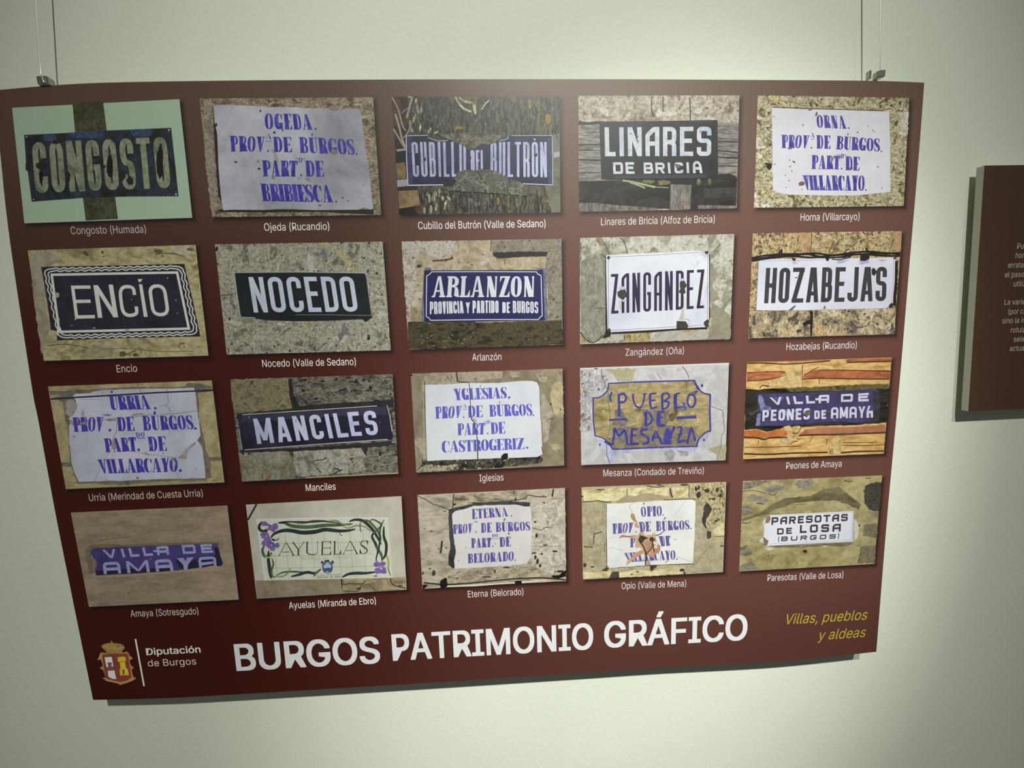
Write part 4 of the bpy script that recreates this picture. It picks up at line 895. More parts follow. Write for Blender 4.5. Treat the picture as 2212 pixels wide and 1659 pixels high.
put('sign_plate', [jag([(390, 325), (420, 305), (560, 300), (700, 265), (1100, 250), (1420, 248), (1705, 240), (1720, 300), (1745, 500), (1770, 700), (1775, 760), (1740, 810), (1790, 880), (1815, 1050), (1828, 1222), (1400, 1230), (1000, 1245), (455, 1262), (415, 1180), (375, 1050), (345, 750), (350, 650), (380, 600), (340, 580), (400, 520), (435, 450), (420, 380)], 3, 50)],
    rock([(140, 143, 150), (154, 156, 166), (164, 165, 176)], 8, .04), 5)
put('repair_patch', [jag([(330, 370), (400, 375), (440, 430), (430, 480), (390, 540), (350, 560), (310, 520), (300, 440)], 6), jag([(480, 590), (540, 590), (550, 630), (500, 650), (380, 650), (340, 600), (420, 600)], 5), jag([(1530, 1000), (1600, 930), (1680, 850), (1730, 820), (1720, 850), (1640, 930), (1620, 1015), (1560, 1012)], 5), jag([(730, 580), (850, 565), (865, 600), (780, 605)], 4), jag([(1050, 520), (1150, 512), (1170, 530), (1000, 555)], 4), jag([(1150, 940), (1190, 940), (1225, 975), (1180, 970)], 4), jag([(810, 830), (830, 790), (850, 800), (870, 860), (850, 900), (810, 900)], 5), jag([(480, 520), (500, 470), (512, 520), (490, 580)], 4)],
    rock([(116, 108, 104), (136, 128, 122), (124, 116, 108)], 40, .15), 5.5)
put('crack', stroke([(690, 265), (710, 305)], 4) + stroke([(1115, 250), (1130, 300)], 6) + stroke([(1405, 250), (1430, 400), (1390, 432), (1440, 470), (1450, 510)], 5) + stroke([(870, 600), (860, 720), (830, 790)], 4) + stroke([(500, 600), (700, 590), (980, 570), (1200, 535), (1500, 520), (1740, 490)], 4) + stroke([(900, 900), (1050, 935), (1180, 960), (1400, 985), (1530, 1000)], 3) + stroke([(810, 900), (740, 1010), (680, 1130), (620, 1255)], 2.5) + stroke([(1480, 1100), (1545, 1225)], 3) + stroke([(1330, 436), (1400, 432)], 3) + stroke([(1180, 430), (1220, 530)], 3) + stroke([(460, 360), (720, 370)], 2), flat((122, 118, 118), .15), 5.6)
L = text('d', 'URRIA', (800, 482, 1240, 472, 778, 330, 1200, 320), t=.32, gap=.06, wid={'I': .55}) + text('d', 'PROV', (402, 718, 710, 712, 378, 562, 728, 556), t=.30, gap=.04) + text('d', 'A', (735, 556, 785, 552, 745, 512, 775, 510), t=.28)
L += text('d', 'DE', (878, 710, 1060, 706, 862, 560, 1045, 552), t=.30, gap=.1) + text('d', 'BÚRGOS', (1155, 704, 1705, 690, 1138, 545, 1680, 538), t=.30, gap=.1)
L += text('d', 'PART', (745, 940, 1085, 928, 722, 790, 1068, 775), t=.32, gap=.04) + text('d', 'DO', (1080, 775, 1168, 770, 1070, 728, 1165, 722), t=.28, h=.1) + text('d', 'DE', (1215, 928, 1412, 924, 1198, 772, 1392, 766), t=.32, gap=.12)
L += text('d', 'VILLARCAYO', (690, 1172, 1528, 1150, 650, 1018, 1525, 1000), t=.30, gap=.0, wid={'I': .55})
L += [blob(x, y, 16, seed=3) for x, y in ((1284, 462), (790, 700), (1720, 682), (1103, 914), (1558, 1138))] + [blob(812, 284, 14, 15), blob(1278, 510, 14, 20)]
L += [[(712, 530), (808, 532), (808, 540), (712, 538)], [(1085, 784), (1175, 782), (1175, 790), (1085, 792)]]
put('lettering', L, rock([(48, 38, 128), (58, 48, 140), (52, 44, 120)], 50, .1), 6)
put('repair_patch', [blob(510, 625, 36, 16), blob(830, 880, 24, 34), blob(1470, 1020, 24, 10), blob(1500, 1060, 8, 24)], flat((120, 112, 112), .1), 6.5)
put('overhead_cable', stroke([(146, 360), (800, 322), (1300, 292), (1910, 266)], 8), flat((34, 30, 46), .1), 7)
put('chip', [blob(1090, 1218, 16, 12)], flat((126, 84, 70)), 7)
put('chip', [blob(1722, 1122, 8), blob(1368, 950, 8), blob(755, 1242, 6), blob(1700, 1210, 6), blob(402, 768, 12, 8), blob(1230, 870, 16, 22)], flat((104, 96, 112)), 7)

# =============== 12 Manciles
cal(11); Z(480, 790, 5.53)
photo(11, C[11], rock([(58, 56, 48), (90, 86, 72), (110, 106, 92), (74, 72, 64)], 60, .45, .7, (.7, 1.5), -4, speck=((34, 34, 36), 90, .60), patch=[((116, 112, 100), 36, .62)]), 'photograph of a dark violet MANCILES plate tilted on rough stone blocks', CAPT[11])
put('stone_face', [jag([(98, 165), (500, 155), (790, 145), (810, 350), (860, 500), (780, 520), (400, 540), (140, 560), (112, 350)], 9, 50)], rock([(88, 82, 58), (112, 106, 76), (122, 114, 84), (98, 90, 64)], 46, .3, .8, (1, 1.2), speck=((60, 54, 40), 90, .66)), 3)
put('stone_face', [jag([(195, 1010), (500, 1020), (800, 1020), (830, 1120), (880, 1300), (860, 1350), (400, 1372), (235, 1380)], 9, 50)], rock([(90, 86, 68), (114, 110, 90), (128, 122, 104)], 44, .3, .9, patch=[((106, 92, 58), 24, .58), ((124, 122, 112), 30, .6)]), 3)
put('stone_face', [jag([(850, 1010), (1300, 985), (1660, 950), (1720, 1050), (1690, 1150), (1720, 1250), (1400, 1290), (900, 1330), (850, 1180)], 9, 50)], rock([(94, 90, 76), (124, 120, 106), (140, 136, 122), (112, 108, 92)], 40, .3, 1.2, patch=[((124, 108, 92), 30, .64)], speck=((52, 50, 44), 70, .67)), 3)
put('stone_face', [[(1000, 1330), (2100, 1275), (2103, 1290), (1000, 1345)]], flat((136, 130, 92), .2), 4)
put('joint', [jag([(790, 160), (830, 150), (850, 340), (920, 480), (1300, 450), (1700, 430), (2050, 400), (2055, 500), (1600, 490), (900, 540), (240, 590), (180, 620), (170, 580), (500, 545), (840, 510), (800, 340)], 7, 50), jag([(200, 1010), (900, 985), (1500, 940), (2030, 900), (1990, 960), (1500, 990), (900, 1020), (220, 1040)], 7, 50), jag([(1660, 960), (1740, 980), (1720, 1080), (1690, 1040)], 6)], flat((42, 40, 38), .3), 5)
put('stone_fissure', stroke(curve([(1100, 1130), (1210, 1120), (1245, 1095)], 4), 5) + stroke([(1130, 1220), (1180, 1280)], 6) + stroke([(1340, 1220), (1420, 1255)], 7) + stroke([(1330, 1290), (1440, 1240)], 5) + stroke([(2010, 540), (2040, 700), (2060, 760)], 6) + [blob(1600, 175, 16, 20), blob(1772, 265, 22, 26), blob(990, 172, 24, 14), blob(1690, 172, 20, 16), blob(970, 295, 24, 16), blob(1360, 318, 10), blob(1545, 300, 12), blob(1455, 300, 9), blob(1885, 1050, 16, 28), blob(1560, 190, 50, 8), blob(275, 455, 10), blob(245, 1050, 24, 10), blob(320, 1050, 20, 10)], flat((36, 34, 34), .2), 5)
put('sign_plate', [[(192, 660), (200, 600), (240, 585), (1000, 535), (1850, 478), (1890, 472), (1955, 480), (1975, 520), (2010, 640), (2035, 790), (2038, 830), (2010, 880), (1975, 880), (1100, 940), (300, 1005), (245, 1000), (232, 940), (210, 800)]], rock([(26, 26, 38), (34, 32, 50), (42, 40, 60)], 7, .12), 7)
put('sheen_patch', [[(240, 598), (1000, 548), (1850, 495), (1950, 490), (1965, 580), (1400, 600), (800, 640), (215, 680)]], rock([(54, 50, 78), (46, 44, 68), (58, 56, 84)], 8, .08), 7.5)
put('plate_edge', stroke([(240, 586), (1000, 536), (1850, 480)], 5) + stroke([(270, 1006), (1100, 942), (1975, 880)], 5) + stroke([(1968, 470), (2000, 600), (2030, 790)], 4) + stroke([(240, 1000), (215, 850), (205, 760)], 3), flat((152, 154, 144), .15), 8)
put('lettering', text('b', 'MANCIL', (420, 936, 1515, 850, 368, 634, 1450, 562), t=.165, r=.18, gap=.36, wid={'I': .38, 'M': 1.45, 'A': 1.15, 'L': .95, 'N': 1.05}) + text('b', 'ES', (1545, 842, 1868, 826, 1492, 556, 1828, 534), t=.165, r=.18, gap=.36), rock([(158, 162, 190), (168, 172, 196), (162, 168, 182)], 10, .05), 9)
put('rust_spot', [blob(1850, 440, 70, 40), blob(195, 605, 26, 36), blob(2015, 840, 28, 44), blob(270, 1015, 40, 8)], flat((38, 34, 44), .15), 6)
put('chip', [blob(320, 618, 8, 12), blob(880, 660, 6, 26), blob(1885, 675, 6), blob(840, 640, 5, 12), blob(1205, 936, 14, 4)], flat((120, 116, 112)), 10)

# =============== 13 Iglesias
cal(12); Z(850, 780, 5.53)
photo(12, C[12], rock([(126, 116, 90), (142, 132, 104), (152, 142, 114)], 20, .12, .5, speck=((108, 98, 76), 100, .70), patch=[((176, 164, 136), 16, .60)]), 'photograph of a clean white YGLESIAS plaque split by a vertical crack', CAPT[12])
put('stone_face', [jag([(370, 215), (440, 170), (480, 145), (1300, 120), (1300, 200), (1050, 235), (900, 245), (640, 275), (385, 280)], 7, 40), jag([(1700, 150), (1780, 150), (1840, 200), (1820, 260), (1740, 240)], 5), jag([(1380, 130), (1500, 125), (1520, 180), (1420, 200)], 5)], rock([(150, 138, 110), (172, 160, 132), (162, 150, 122)], 50, .2, .6, speck=((124, 114, 92), 120, .64)), 3)
put('stone_face', [jag([(1870, 380), (1900, 290), (1990, 240), (2025, 260), (2032, 680), (1920, 640), (1900, 560), (1880, 470)], 7)], rock([(172, 156, 110), (186, 172, 128), (160, 146, 104)], 40, .2), 3)
put('mortar', [jag([(1755, 400), (1800, 400), (1860, 520), (1920, 640), (1880, 700), (1850, 930), (1790, 980), (1770, 700)], 7), jag([(230, 620), (300, 600), (360, 640), (380, 1100), (340, 1150), (260, 700)], 3) if False else jag([(340, 240), (372, 215), (375, 700), (385, 1180), (350, 1160), (360, 700)], 4)], rock([(160, 150, 128), (174, 166, 146), (150, 140, 118)], 46, .18), 3)
put('stone_face', [jag([(375, 1185), (800, 1170), (1300, 1150), (1740, 1130), (1790, 1170), (1760, 1215), (1300, 1270), (700, 1310), (275, 1330), (330, 1240)], 7, 40)], rock([(38, 36, 34), (58, 56, 48), (96, 90, 70), (48, 46, 42)], 60, .5, .7, speck=((176, 172, 152), 130, .655), patch=[((132, 124, 92), 30, .63)]), 4)
put('stone_face', [jag([(275, 1330), (330, 1260), (420, 1240), (640, 1250), (760, 1230), (780, 1290), (600, 1312)], 9, 30)], rock([(150, 142, 110), (178, 170, 138), (84, 78, 62)], 90, .5, 1), 5)
put('sign_plate', [jag([(378, 285), (640, 278), (900, 258), (1060, 265), (1245, 262), (1560, 235), (1660, 238), (1715, 255), (1740, 310), (1745, 500), (1765, 800), (1782, 1110), (1720, 1145), (1370, 1158), (1000, 1170), (600, 1182), (402, 1195), (388, 800)], 2.5, 70)],
    rock([(214, 218, 222), (220, 225, 224), (226, 228, 228)], 6, .02), 6)
put('hole', [blob(1330, 1145, 40, 26), [(1285, 1160), (1290, 1130), (1320, 1104), (1365, 1100), (1368, 1158)], blob(1880, 512, 9), blob(1760, 175, 7), blob(1995, 575, 7), blob(215, 165, 8, 16)], flat((42, 38, 46)), 8)
L = text('d', 'YGLESIAS', (735, 470, 1350, 442, 712, 330, 1352, 312), t=.34, h=.03, gap=.04, wid={'I': .5}) + [[(1030, 292), (1052, 288), (1040, 306), (1034, 306)]]
L += text('d', 'PROV', (502, 688, 800, 680, 495, 545, 822, 534), t=.30, gap=.06) + text('d', 'A', (828, 562, 878, 560, 835, 512, 868, 510), t=.3) + text('d', 'DE', (890, 674, 1068, 668, 888, 536, 1062, 528), t=.30, gap=.08)
L += text('d', 'BÚRGOS', (1148, 664, 1660, 650, 1140, 522, 1650, 512), t=.32, gap=.08) + text('d', 'PART', (766, 886, 1090, 876, 762, 745, 1100, 738), t=.32, gap=.02) + text('d', 'O', (1112, 752, 1144, 752, 1112, 705, 1144, 704), t=.22)
L += text('d', 'DE', (1165, 872, 1335, 864, 1158, 735, 1330, 725), t=.32, gap=.06) + text('d', 'CASTROGERIZ', (580, 1094, 1565, 1052, 575, 955, 1560, 918), t=.33, gap=.03, wid={'I': .55})
L += [blob(x, y, 10, seed=3) for x, y in ((836, 670), (1124, 864), (1670, 646))] + [blob(1380, 436, 15), blob(1598, 1034, 14)]
L += [[(830, 577), (878, 574), (878, 580), (830, 583)], [(1075, 720), (1106, 719), (1106, 724), (1075, 725)], [(1146, 717), (1165, 716), (1165, 721), (1146, 722)]]
put('lettering', L, rock([(92, 88, 198), (102, 98, 206), (112, 108, 210)], 40, .06), 7)
put('crack', stroke([(752, 132), (760, 200), (770, 245)], 7) + stroke([(770, 243), (900, 258)], 3) + stroke([(903, 260), (915, 400), (922, 560), (930, 690), (965, 730), (985, 840), (1000, 920), (1008, 1000), (1004, 1080), (1006, 1168)], [4, 4, 4, 5, 5, 4, 5, 6, 6, 6]) + stroke([(350, 1170), (345, 1240), (310, 1280)], 5) + stroke([(1770, 1020), (1785, 1100)], 4) + stroke(curve([(1835, 720), (1860, 690), (1910, 685)], 3), 2.5) + stroke([(375, 240), (370, 500), (382, 900)], 2.5), flat((62, 56, 56), .15), 8)
put('chip', [[(935, 680), (975, 680), (1000, 712), (995, 755), (965, 725), (935, 712)]], flat((182, 176, 170)), 7.5)

# =============== 14 Mesanza
cal(13); Z(1220, 770, 5.53)
photo(13, C[13], rock([(168, 166, 160), (184, 182, 178), (194, 192, 190), (176, 174, 164)], 16, .08, .8, speck=((146, 144, 138), 90, .68)), 'photograph of hand painted blue lettering PUEBLO DE MESANZA on yellow', CAPT[13])
put('photo_margin', [[(182, 138), (1962, 75), (1962, 96), (182, 156)]], flat((226, 226, 214), 0), 3)
put('stone_face', [jag([(185, 165), (420, 150), (520, 260), (480, 380), (340, 450), (320, 700), (320, 880), (190, 900)], 16, 40)], rock([(112, 108, 100), (164, 160, 154), (190, 188, 186), (180, 178, 172)], 60, .4, .9, (1, 1)), 3)
put('mortar', [jag([(480, 155), (860, 142), (830, 230), (800, 300), (640, 300), (560, 200)], 12, 40), jag([(1700, 1110), (1850, 1060), (1924, 1050), (1920, 1238), (1810, 1240), (1800, 1160)], 12, 40)], rock([(150, 144, 110), (162, 156, 122), (156, 150, 116)], 30, .12), 3)
put('grey_stain', [jag([(1190, 1130), (1280, 1110), (1320, 1160), (1280, 1250), (1200, 1240)], 14), jag([(1340, 1100), (1460, 1090), (1480, 1180), (1380, 1190)], 12)], rock([(132, 130, 132), (150, 148, 146), (164, 162, 158)], 40, .2), 3)
put('blue_wash', [jag([(500, 1110), (800, 1090), (1590, 1085), (1560, 1150), (1300, 1110), (900, 1130), (620, 1160), (600, 1275), (540, 1280), (505, 1200)], 12, 40), jag([(370, 960), (500, 1020), (540, 1100), (500, 1120), (400, 1040)], 8), jag([(1600, 1080), (1600, 1000), (1740, 900), (1700, 980), (1630, 1040)], 6)], rock([(150, 152, 184), (168, 170, 192), (178, 178, 190)], 20, .08), 3.5)
YEL = rock([(134, 116, 70), (156, 138, 86), (164, 148, 104), (140, 126, 82), (152, 146, 118)], 18, .18, 1.0, (.7, 1.6), 0, speck=((196, 190, 160), 90, .68), patch=[((148, 144, 118), 14, .62), ((134, 106, 52), 20, .66)])
out14 = [(522, 320), (1000, 300), (1555, 285), (1570, 340), (1610, 400), (1660, 440), (1742, 455), (1735, 700), (1745, 890), (1680, 910), (1610, 970), (1580, 1070), (1000, 1085), (570, 1105), (540, 1050), (470, 985), (362, 945), (345, 760), (338, 495), (410, 490), (480, 440), (510, 400)]
put('yellow_ground', [out14], YEL, 4)
BL14 = rock([(66, 60, 146), (80, 76, 164), (72, 66, 152), (98, 94, 164)], 40, .15, patch=[((104, 100, 150), 40, .66)])
o2 = curve([(522, 320), (760, 308), (1000, 300), (1280, 290), (1555, 285)], 3); 
put('painted_frame', stroke([(522, 322), (760, 310), (1000, 300), (1555, 287)], [7, 9, 9, 9]) + stroke(curve([(1545, 285), (1572, 345), (1612, 402), (1665, 440), (1742, 455)], 4), [13] * 8 + [8] * 9) + stroke([(1738, 450), (1732, 650), (1740, 890)], 10) + stroke(curve([(1745, 888), (1690, 905), (1625, 960), (1590, 1010), (1578, 1075)], 4), 10) + stroke([(1590, 1072), (1300, 1080), (1000, 1090), (760, 1104), (570, 1108)], 9) + stroke(curve([(575, 1112), (545, 1060), (480, 990), (420, 960), (358, 948)], 4), [9] * 8 + [6] * 9) + stroke([(362, 950), (342, 760), (338, 490)], 8) + stroke(curve([(335, 495), (410, 490), (470, 450), (512, 400), (524, 318)], 4), 8)
    + [blob(1640, 345, 15, 20), blob(405, 392, 10, 16), blob(420, 1052, 9, 15), blob(1664, 998, 13, 14), [(1590, 410), (1560, 425), (1480, 440), (1560, 410)]], BL14, 5)
def pts(*a): return [(a[i], a[i + 1]) for i in range(0, len(a), 2)]
G = []
for w_, p in ((9, pts(565, 425, 540, 480, 555, 540)), (13, pts(645, 450, 648, 560, 650, 640, 650, 720)), (11, pts(645, 460, 700, 445, 735, 490, 710, 540, 655, 550)),
              (9, pts(815, 455, 820, 520, 850, 590, 900, 610, 935, 560, 955, 450)), (6, pts(800, 458, 835, 452)), (6, pts(930, 448, 985, 445)),
              (11, pts(1020, 445, 1018, 530, 1030, 625)), (8, pts(1015, 448, 1095, 440)), (8, pts(1020, 530, 1085, 520)), (9, pts(1025, 628, 1105, 600)),
              (12, pts(1165, 445, 1165, 540, 1170, 640)), (10, pts(1165, 448, 1230, 440, 1245, 490, 1180, 535)), (10, pts(1185, 535, 1240, 545, 1230, 600, 1170, 635)),
              (17, pts(1325, 450, 1320, 520, 1325, 630)), (9, pts(1325, 450, 1372, 438)), (10, pts(1325, 615, 1410, 600, 1435, 560)), (6, pts(1400, 560, 1440, 555)),
              (11, pts(1490, 450, 1465, 520, 1480, 590, 1530, 600, 1560, 540, 1545, 470, 1495, 450)), (6, pts(1540, 450, 1590, 415)),
              (10, pts(530, 760, 640, 752, 740, 750)), (14, pts(1335, 735, 1450, 728, 1570, 722)),
              (13, pts(962, 665, 970, 740, 965, 830)), (10, pts(962, 665, 1010, 680, 1045, 740, 1020, 800, 960, 830)),
              (19, pts(1125, 665, 1118, 750, 1125, 830)), (11, pts(1110, 660, 1190, 662)), (10, pts(1120, 735, 1170, 728)), (13, pts(1120, 830, 1200, 820)),
              (11, pts(570, 1060, 590, 940, 600, 870, 650, 950, 710, 880, 735, 960, 745, 1060)),
              (12, pts(800, 880, 800, 960, 790, 1050)), (9, pts(790, 865, 880, 870)), (8, pts(800, 945, 850, 940)), (11, pts(750, 1050, 880, 1040)),
              (13, pts(990, 870, 920, 880, 925, 930, 985, 960, 1000, 1020, 930, 1045)), (13, pts(1045, 1010, 1085, 900, 1120, 960, 1165, 1050)), (9, pts(1060, 970, 1125, 965)),
              (19, pts(1200, 1050, 1205, 960, 1235, 860)), (20, pts(1235, 860, 1240, 960, 1250, 1050)), (14, pts(1250, 1040, 1270, 930, 1315, 835)),
              (9, pts(1340, 850, 1400, 838)), (11, pts(1395, 840, 1380, 930, 1350, 1010)), (8, pts(1340, 935, 1410, 925)), (13, pts(1345, 1025, 1440, 1005)),
              (12, pts(1465, 1045, 1510, 860, 1560, 1010)), (8, pts(1440, 1010, 1480, 1000)), (14, pts(480, 1010, 560, 1060))):
    G += stroke(curve(p, 4), w_ * 1.2)
put('spray_haze', [jag([(560, 850), (900, 840), (1200, 830), (1560, 840), (1580, 1060), (1200, 1085), (560, 1100)], 16, 40), jag([(600, 640), (680, 640), (760, 760), (720, 830), (560, 830), (600, 720)], 14, 40), jag([(920, 640), (1240, 640), (1230, 850), (930, 850)], 16, 40), jag([(1300, 560), (1460, 600), (1440, 660), (1320, 660)], 12, 30)], rock([(122, 112, 82), (134, 124, 92), (112, 104, 96), (128, 122, 120)], 30, .2, 1.0, patch=[((98, 94, 128), 26, .60)]), 4.6)
put('lettering', G, BL14, 6)
put('soot_stain', [blob(1285, 720, 52, 50), blob(1200, 690, 14, 8), blob(870, 640, 44, 24), blob(1330, 660, 24, 40)], rock([(112, 100, 60), (98, 90, 66), (132, 116, 70)], 40, .2), 5)
put('crack', stroke([(436, 152), (445, 230), (470, 300), (515, 410), (520, 520), (535, 650), (550, 780), (535, 900), (510, 960), (500, 1050), (505, 1180), (535, 1280)], 3.5) + [blob(455, 245, 12, 18)] + stroke([(1405, 118), (1450, 170), (1488, 250), (1460, 310), (1455, 430)], 2.5) + stroke([(1748, 595), (1890, 645), (1900, 800), (1910, 880), (1870, 960), (1870, 1060), (1830, 1200), (1815, 1238)], 2) + stroke([(1100, 200), (1160, 270)], 1.5), flat((112, 106, 96), .15), 7)

# =============== 15 Peones de Amaya
cal(14); Z(1580, 750, 5.53)
OCH = rock([(168, 128, 68), (190, 150, 84), (204, 168, 104), (180, 138, 74)], 26, .18, .9, (.6, 1.8), 0, speck=((126, 92, 46), 100, .69))
photo(14, C[14], OCH, 'photograph of a violet VILLA DE PEONES DE AMAYA plate between brick courses', CAPT[14])
BRK = rock([(150, 84, 48), (172, 98, 58), (186, 112, 68)], 30, .2, .8, (.6, 1.8))
put('brick', [jag([(188, 300), (640, 290), (665, 325), (560, 360), (420, 390), (186, 402)], 3)], BRK, 3)
put('brick', [jag([(850, 350), (960, 275), (1300, 268), (1906, 275), (1900, 378), (1300, 375), (850, 385)], 3)], BRK, 3)
put('brick', [jag([(300, 180), (700, 175), (1200, 158), (1200, 150), (700, 162)], 2), jag([(1375, 145), (1915, 128), (1915, 165), (1380, 182)], 2)], BRK, 3)
put('brick', [jag([(152, 1000), (300, 985), (420, 1020), (560, 975), (660, 1000), (665, 1060), (400, 1078), (152, 1070)], 4)], rock([(170, 92, 44), (188, 108, 54)], 30, .15), 6)
put('brick', [jag([(790, 1060), (880, 985), (1100, 960), (1500, 950), (1840, 925), (1840, 1010), (1300, 1045)], 4)], rock([(156, 98, 66), (172, 112, 78)], 24, .15), 6)
put('stone_face', [jag([(500, 390), (640, 320), (840, 210), (855, 370), (850, 470), (700, 490), (560, 470), (400, 460)], 10), jag([(620, 950), (700, 935), (730, 1010), (640, 1000)], 4), jag([(740, 945), (820, 940), (810, 1030), (740, 1015)], 4), jag([(585, 1100), (700, 1030), (790, 1050), (770, 1120), (700, 1160), (590, 1130)], 5), jag([(1170, 1180), (1300, 1080), (1320, 1130), (1305, 1275), (1180, 1278)], 5)], rock([(176, 146, 90), (196, 170, 112), (160, 126, 74)], 40, .25), 7)
put('beam', [jag([(172, 500), (340, 510), (500, 490), (640, 488), (850, 490), (1200, 465), (1600, 460), (1890, 495), (1850, 900), (1450, 930), (1000, 940), (620, 960), (560, 985), (420, 1010), (300, 975), (160, 990)], 6, 50)], rock([(34, 32, 24), (50, 48, 36), (60, 56, 42), (40, 38, 28)], 30, .4, .5, (.5, 3.0)), 4)
put('moss', [jag([(640, 490), (1200, 465), (1600, 440), (1880, 440), (1885, 495), (1300, 520), (700, 530)], 8, 40)], rock([(86, 80, 50), (108, 98, 60), (64, 60, 40)], 50, .3), 5)
jt = []
for p, w_ in (([(190, 190), (400, 188), (640, 200), (900, 185), (1180, 162)], 6), ([(1380, 182), (1640, 172), (1910, 165)], 6), ([(190, 300), (420, 292), (640, 288)], 3), ([(186, 402), (420, 388), (560, 360), (665, 328)], 3.5), ([(850, 384), (1000, 370), (1300, 376), (1890, 380)], 5), ([(870, 330), (960, 278), (1040, 240)], 3.5), ([(1040, 270), (1400, 275), (1900, 285)], 3.5),
              ([(340, 490), (370, 455), (450, 470)], 5), ([(152, 1078), (300, 1080), (390, 1100), (480, 1080), (670, 1078)], 8), ([(810, 1055), (1000, 1045), (1300, 1040), (1840, 1018)], 8), ([(150, 1270), (420, 1280), (700, 1265), (1150, 1255)], 8), ([(1310, 1262), (1500, 1245), (1820, 1240)], 8), ([(160, 1195), (500, 1190), (830, 1180)], 3), ([(700, 1160), (740, 1130), (790, 1120)], 4), ([(1320, 1170), (1600, 1172), (1830, 1165)], 3), ([(1330, 1135), (1740, 1140)], 2.5),
              ([(850, 210), (848, 360), (850, 480)], 2.5), ([(1140, 1090), (1140, 1160)], 2), ([(325, 1110), (320, 1170)], 2), ([(1050, 380), (1052, 440)], 2), ([(920, 1140), (960, 1090)], 2.5), ([(730, 1020), (790, 1030), (830, 960)], 4)):
    jt += stroke(curve(p, 4), w_)
put('joint', jt, flat((84, 56, 32), .25), 8)
put('sign_plate', [[(312, 562), (340, 556), (760, 548), (1200, 525), (1700, 505), (1765, 520), (1770, 700), (1760, 880), (1500, 905), (1000, 925), (480, 940), (285, 945), (300, 800)]], rock([(64, 58, 100), (78, 72, 118), (72, 66, 104), (60, 57, 84)], 12, .15, patch=[((104, 104, 150), 22, .64)]), 9)
put('sheen_patch', [jag([(330, 570), (380, 610), (400, 690), (480, 740), (400, 780), (350, 760), (340, 700), (320, 640)], 12), jag([(310, 800), (350, 790), (340, 940), (290, 942)], 6), jag([(560, 760), (640, 740), (700, 790), (800, 720), (780, 760), (660, 830)], 8)], rock([(108, 112, 160), (136, 142, 182), (90, 90, 140)], 50, .15), 9.5)
put('soil_stain', [jag([(1690, 530), (1765, 530), (1765, 880), (1640, 890), (1690, 800)], 10), jag([(700, 930), (1300, 880), (1500, 900), (1000, 930)], 5)], rock([(64, 60, 66), (56, 54, 52), (78, 74, 88)], 30, .2), 9.6)
LW = rock([(206, 206, 224), (216, 216, 230), (196, 198, 214)], 30, .07)
L = text('b', 'VILLA', (490, 690, 1165, 664, 455, 600, 1172, 566), t=.28, r=.08, gap=.40, roundA=1, wid={'V': 1.25, 'I': .42, 'L': .95, 'A': 1.15}) + [[(1000, 610), (1050, 608), (1050, 634), (1005, 636)]]
L += text('b', 'DE', (1308, 654, 1640, 646, 1310, 562, 1640, 545), t=.27, r=.12, gap=.45)
L += text('b', 'PEONES', (368, 885, 935, 862, 372, 752, 940, 726), t=.205, r=.15, gap=.30) + text('b', 'DE', (990, 860, 1130, 856, 990, 758, 1130, 748), t=.23, r=.15, gap=.3) + text('b', 'AMAY', (1188, 852, 1598, 842, 1190, 718, 1600, 706), t=.19, r=.16, gap=.2, roundA=1, wid={'M': 1.15}) 
L += [[(1612, 842), (1645, 842), (1640, 760), (1660, 700), (1635, 700), (1615, 770)], [(1640, 760), (1690, 758), (1692, 840), (1665, 840), (1662, 790), (1640, 790)]]
put('lettering', L, LW, 10)
put('rust_spot', [blob(905, 795, 42, 28), blob(925, 770, 20), blob(1170, 765, 14)], rock([(112, 106, 78), (92, 84, 66)], 60), 11)
put('nail', stroke([(215, 790), (235, 805), (290, 765), (345, 738)], 11) + [blob(222, 792, 16, 14)], flat((82, 76, 70), .15), 11)

# =============== 16 Amaya
cal(15); Z(120, 1070, 5.027)
photo(15, C[15], rock([(104, 92, 72), (114, 101, 80), (122, 108, 86)], 40, .12, .6, (.5, 1.6), -8), 'photograph of a VILLA DE AMAYA plate half buried in tan plaster', CAPT[15])
put('plaster_groove', [jag([(320, 590), (360, 550), (420, 530), (800, 535), (1200, 515), (1700, 505), (1780, 515), (1760, 545), (1200, 550), (600, 570), (400, 580), (380, 640), (420, 830), (380, 860), (330, 700)], 5, 50)], rock([(94, 82, 62), (86, 76, 56)], 40, .12), 3)
put('plaster_groove', stroke(curve([(470, 500), (600, 470), (800, 455)], 4), 5) + stroke([(1060, 960), (1120, 964)], 4) + stroke([(1290, 1010), (1320, 985)], 5) + [blob(795, 1065, 18, 8), blob(1380, 425, 14, 5)], flat((88, 78, 60), .1), 3)
put('sign_plate', [jag([(390, 600), (410, 575), (600, 565), (870, 555), (1200, 545), (1560, 530), (1750, 525), (1768, 560), (1785, 650), (1820, 740), (1800, 770), (1550, 800), (1250, 820), (900, 848), (560, 862), (440, 870), (425, 800), (430, 740), (405, 670), (375, 632)], 4, 50)], rock([(38, 30, 92), (46, 36, 106), (32, 28, 82)], 9, .12), 4)
put('dark_glaze', [jag([(1720, 560), (1768, 570), (1810, 740), (1790, 765), (1560, 795), (1350, 800), (1300, 700), (1500, 700), (1740, 650)], 5), jag([(430, 820), (800, 800), (1250, 790), (1250, 820), (560, 860), (440, 868)], 5)], rock([(30, 26, 48), (24, 22, 34)], 16, .15), 4.3)
L = text('b', 'VILLA', (540, 685, 1235, 645, 505, 592, 1222, 548), t=.28, r=.08, gap=.42, roundA=1, wid={'V': 1.3, 'I': .42, 'L': .95, 'A': 1.2}) + [[(1060, 597), (1110, 592), (1112, 612), (1065, 618)]]
L += text('b', 'DE', (1385, 637, 1715, 623, 1368, 540, 1695, 528), t=.27, r=.12, gap=.42)
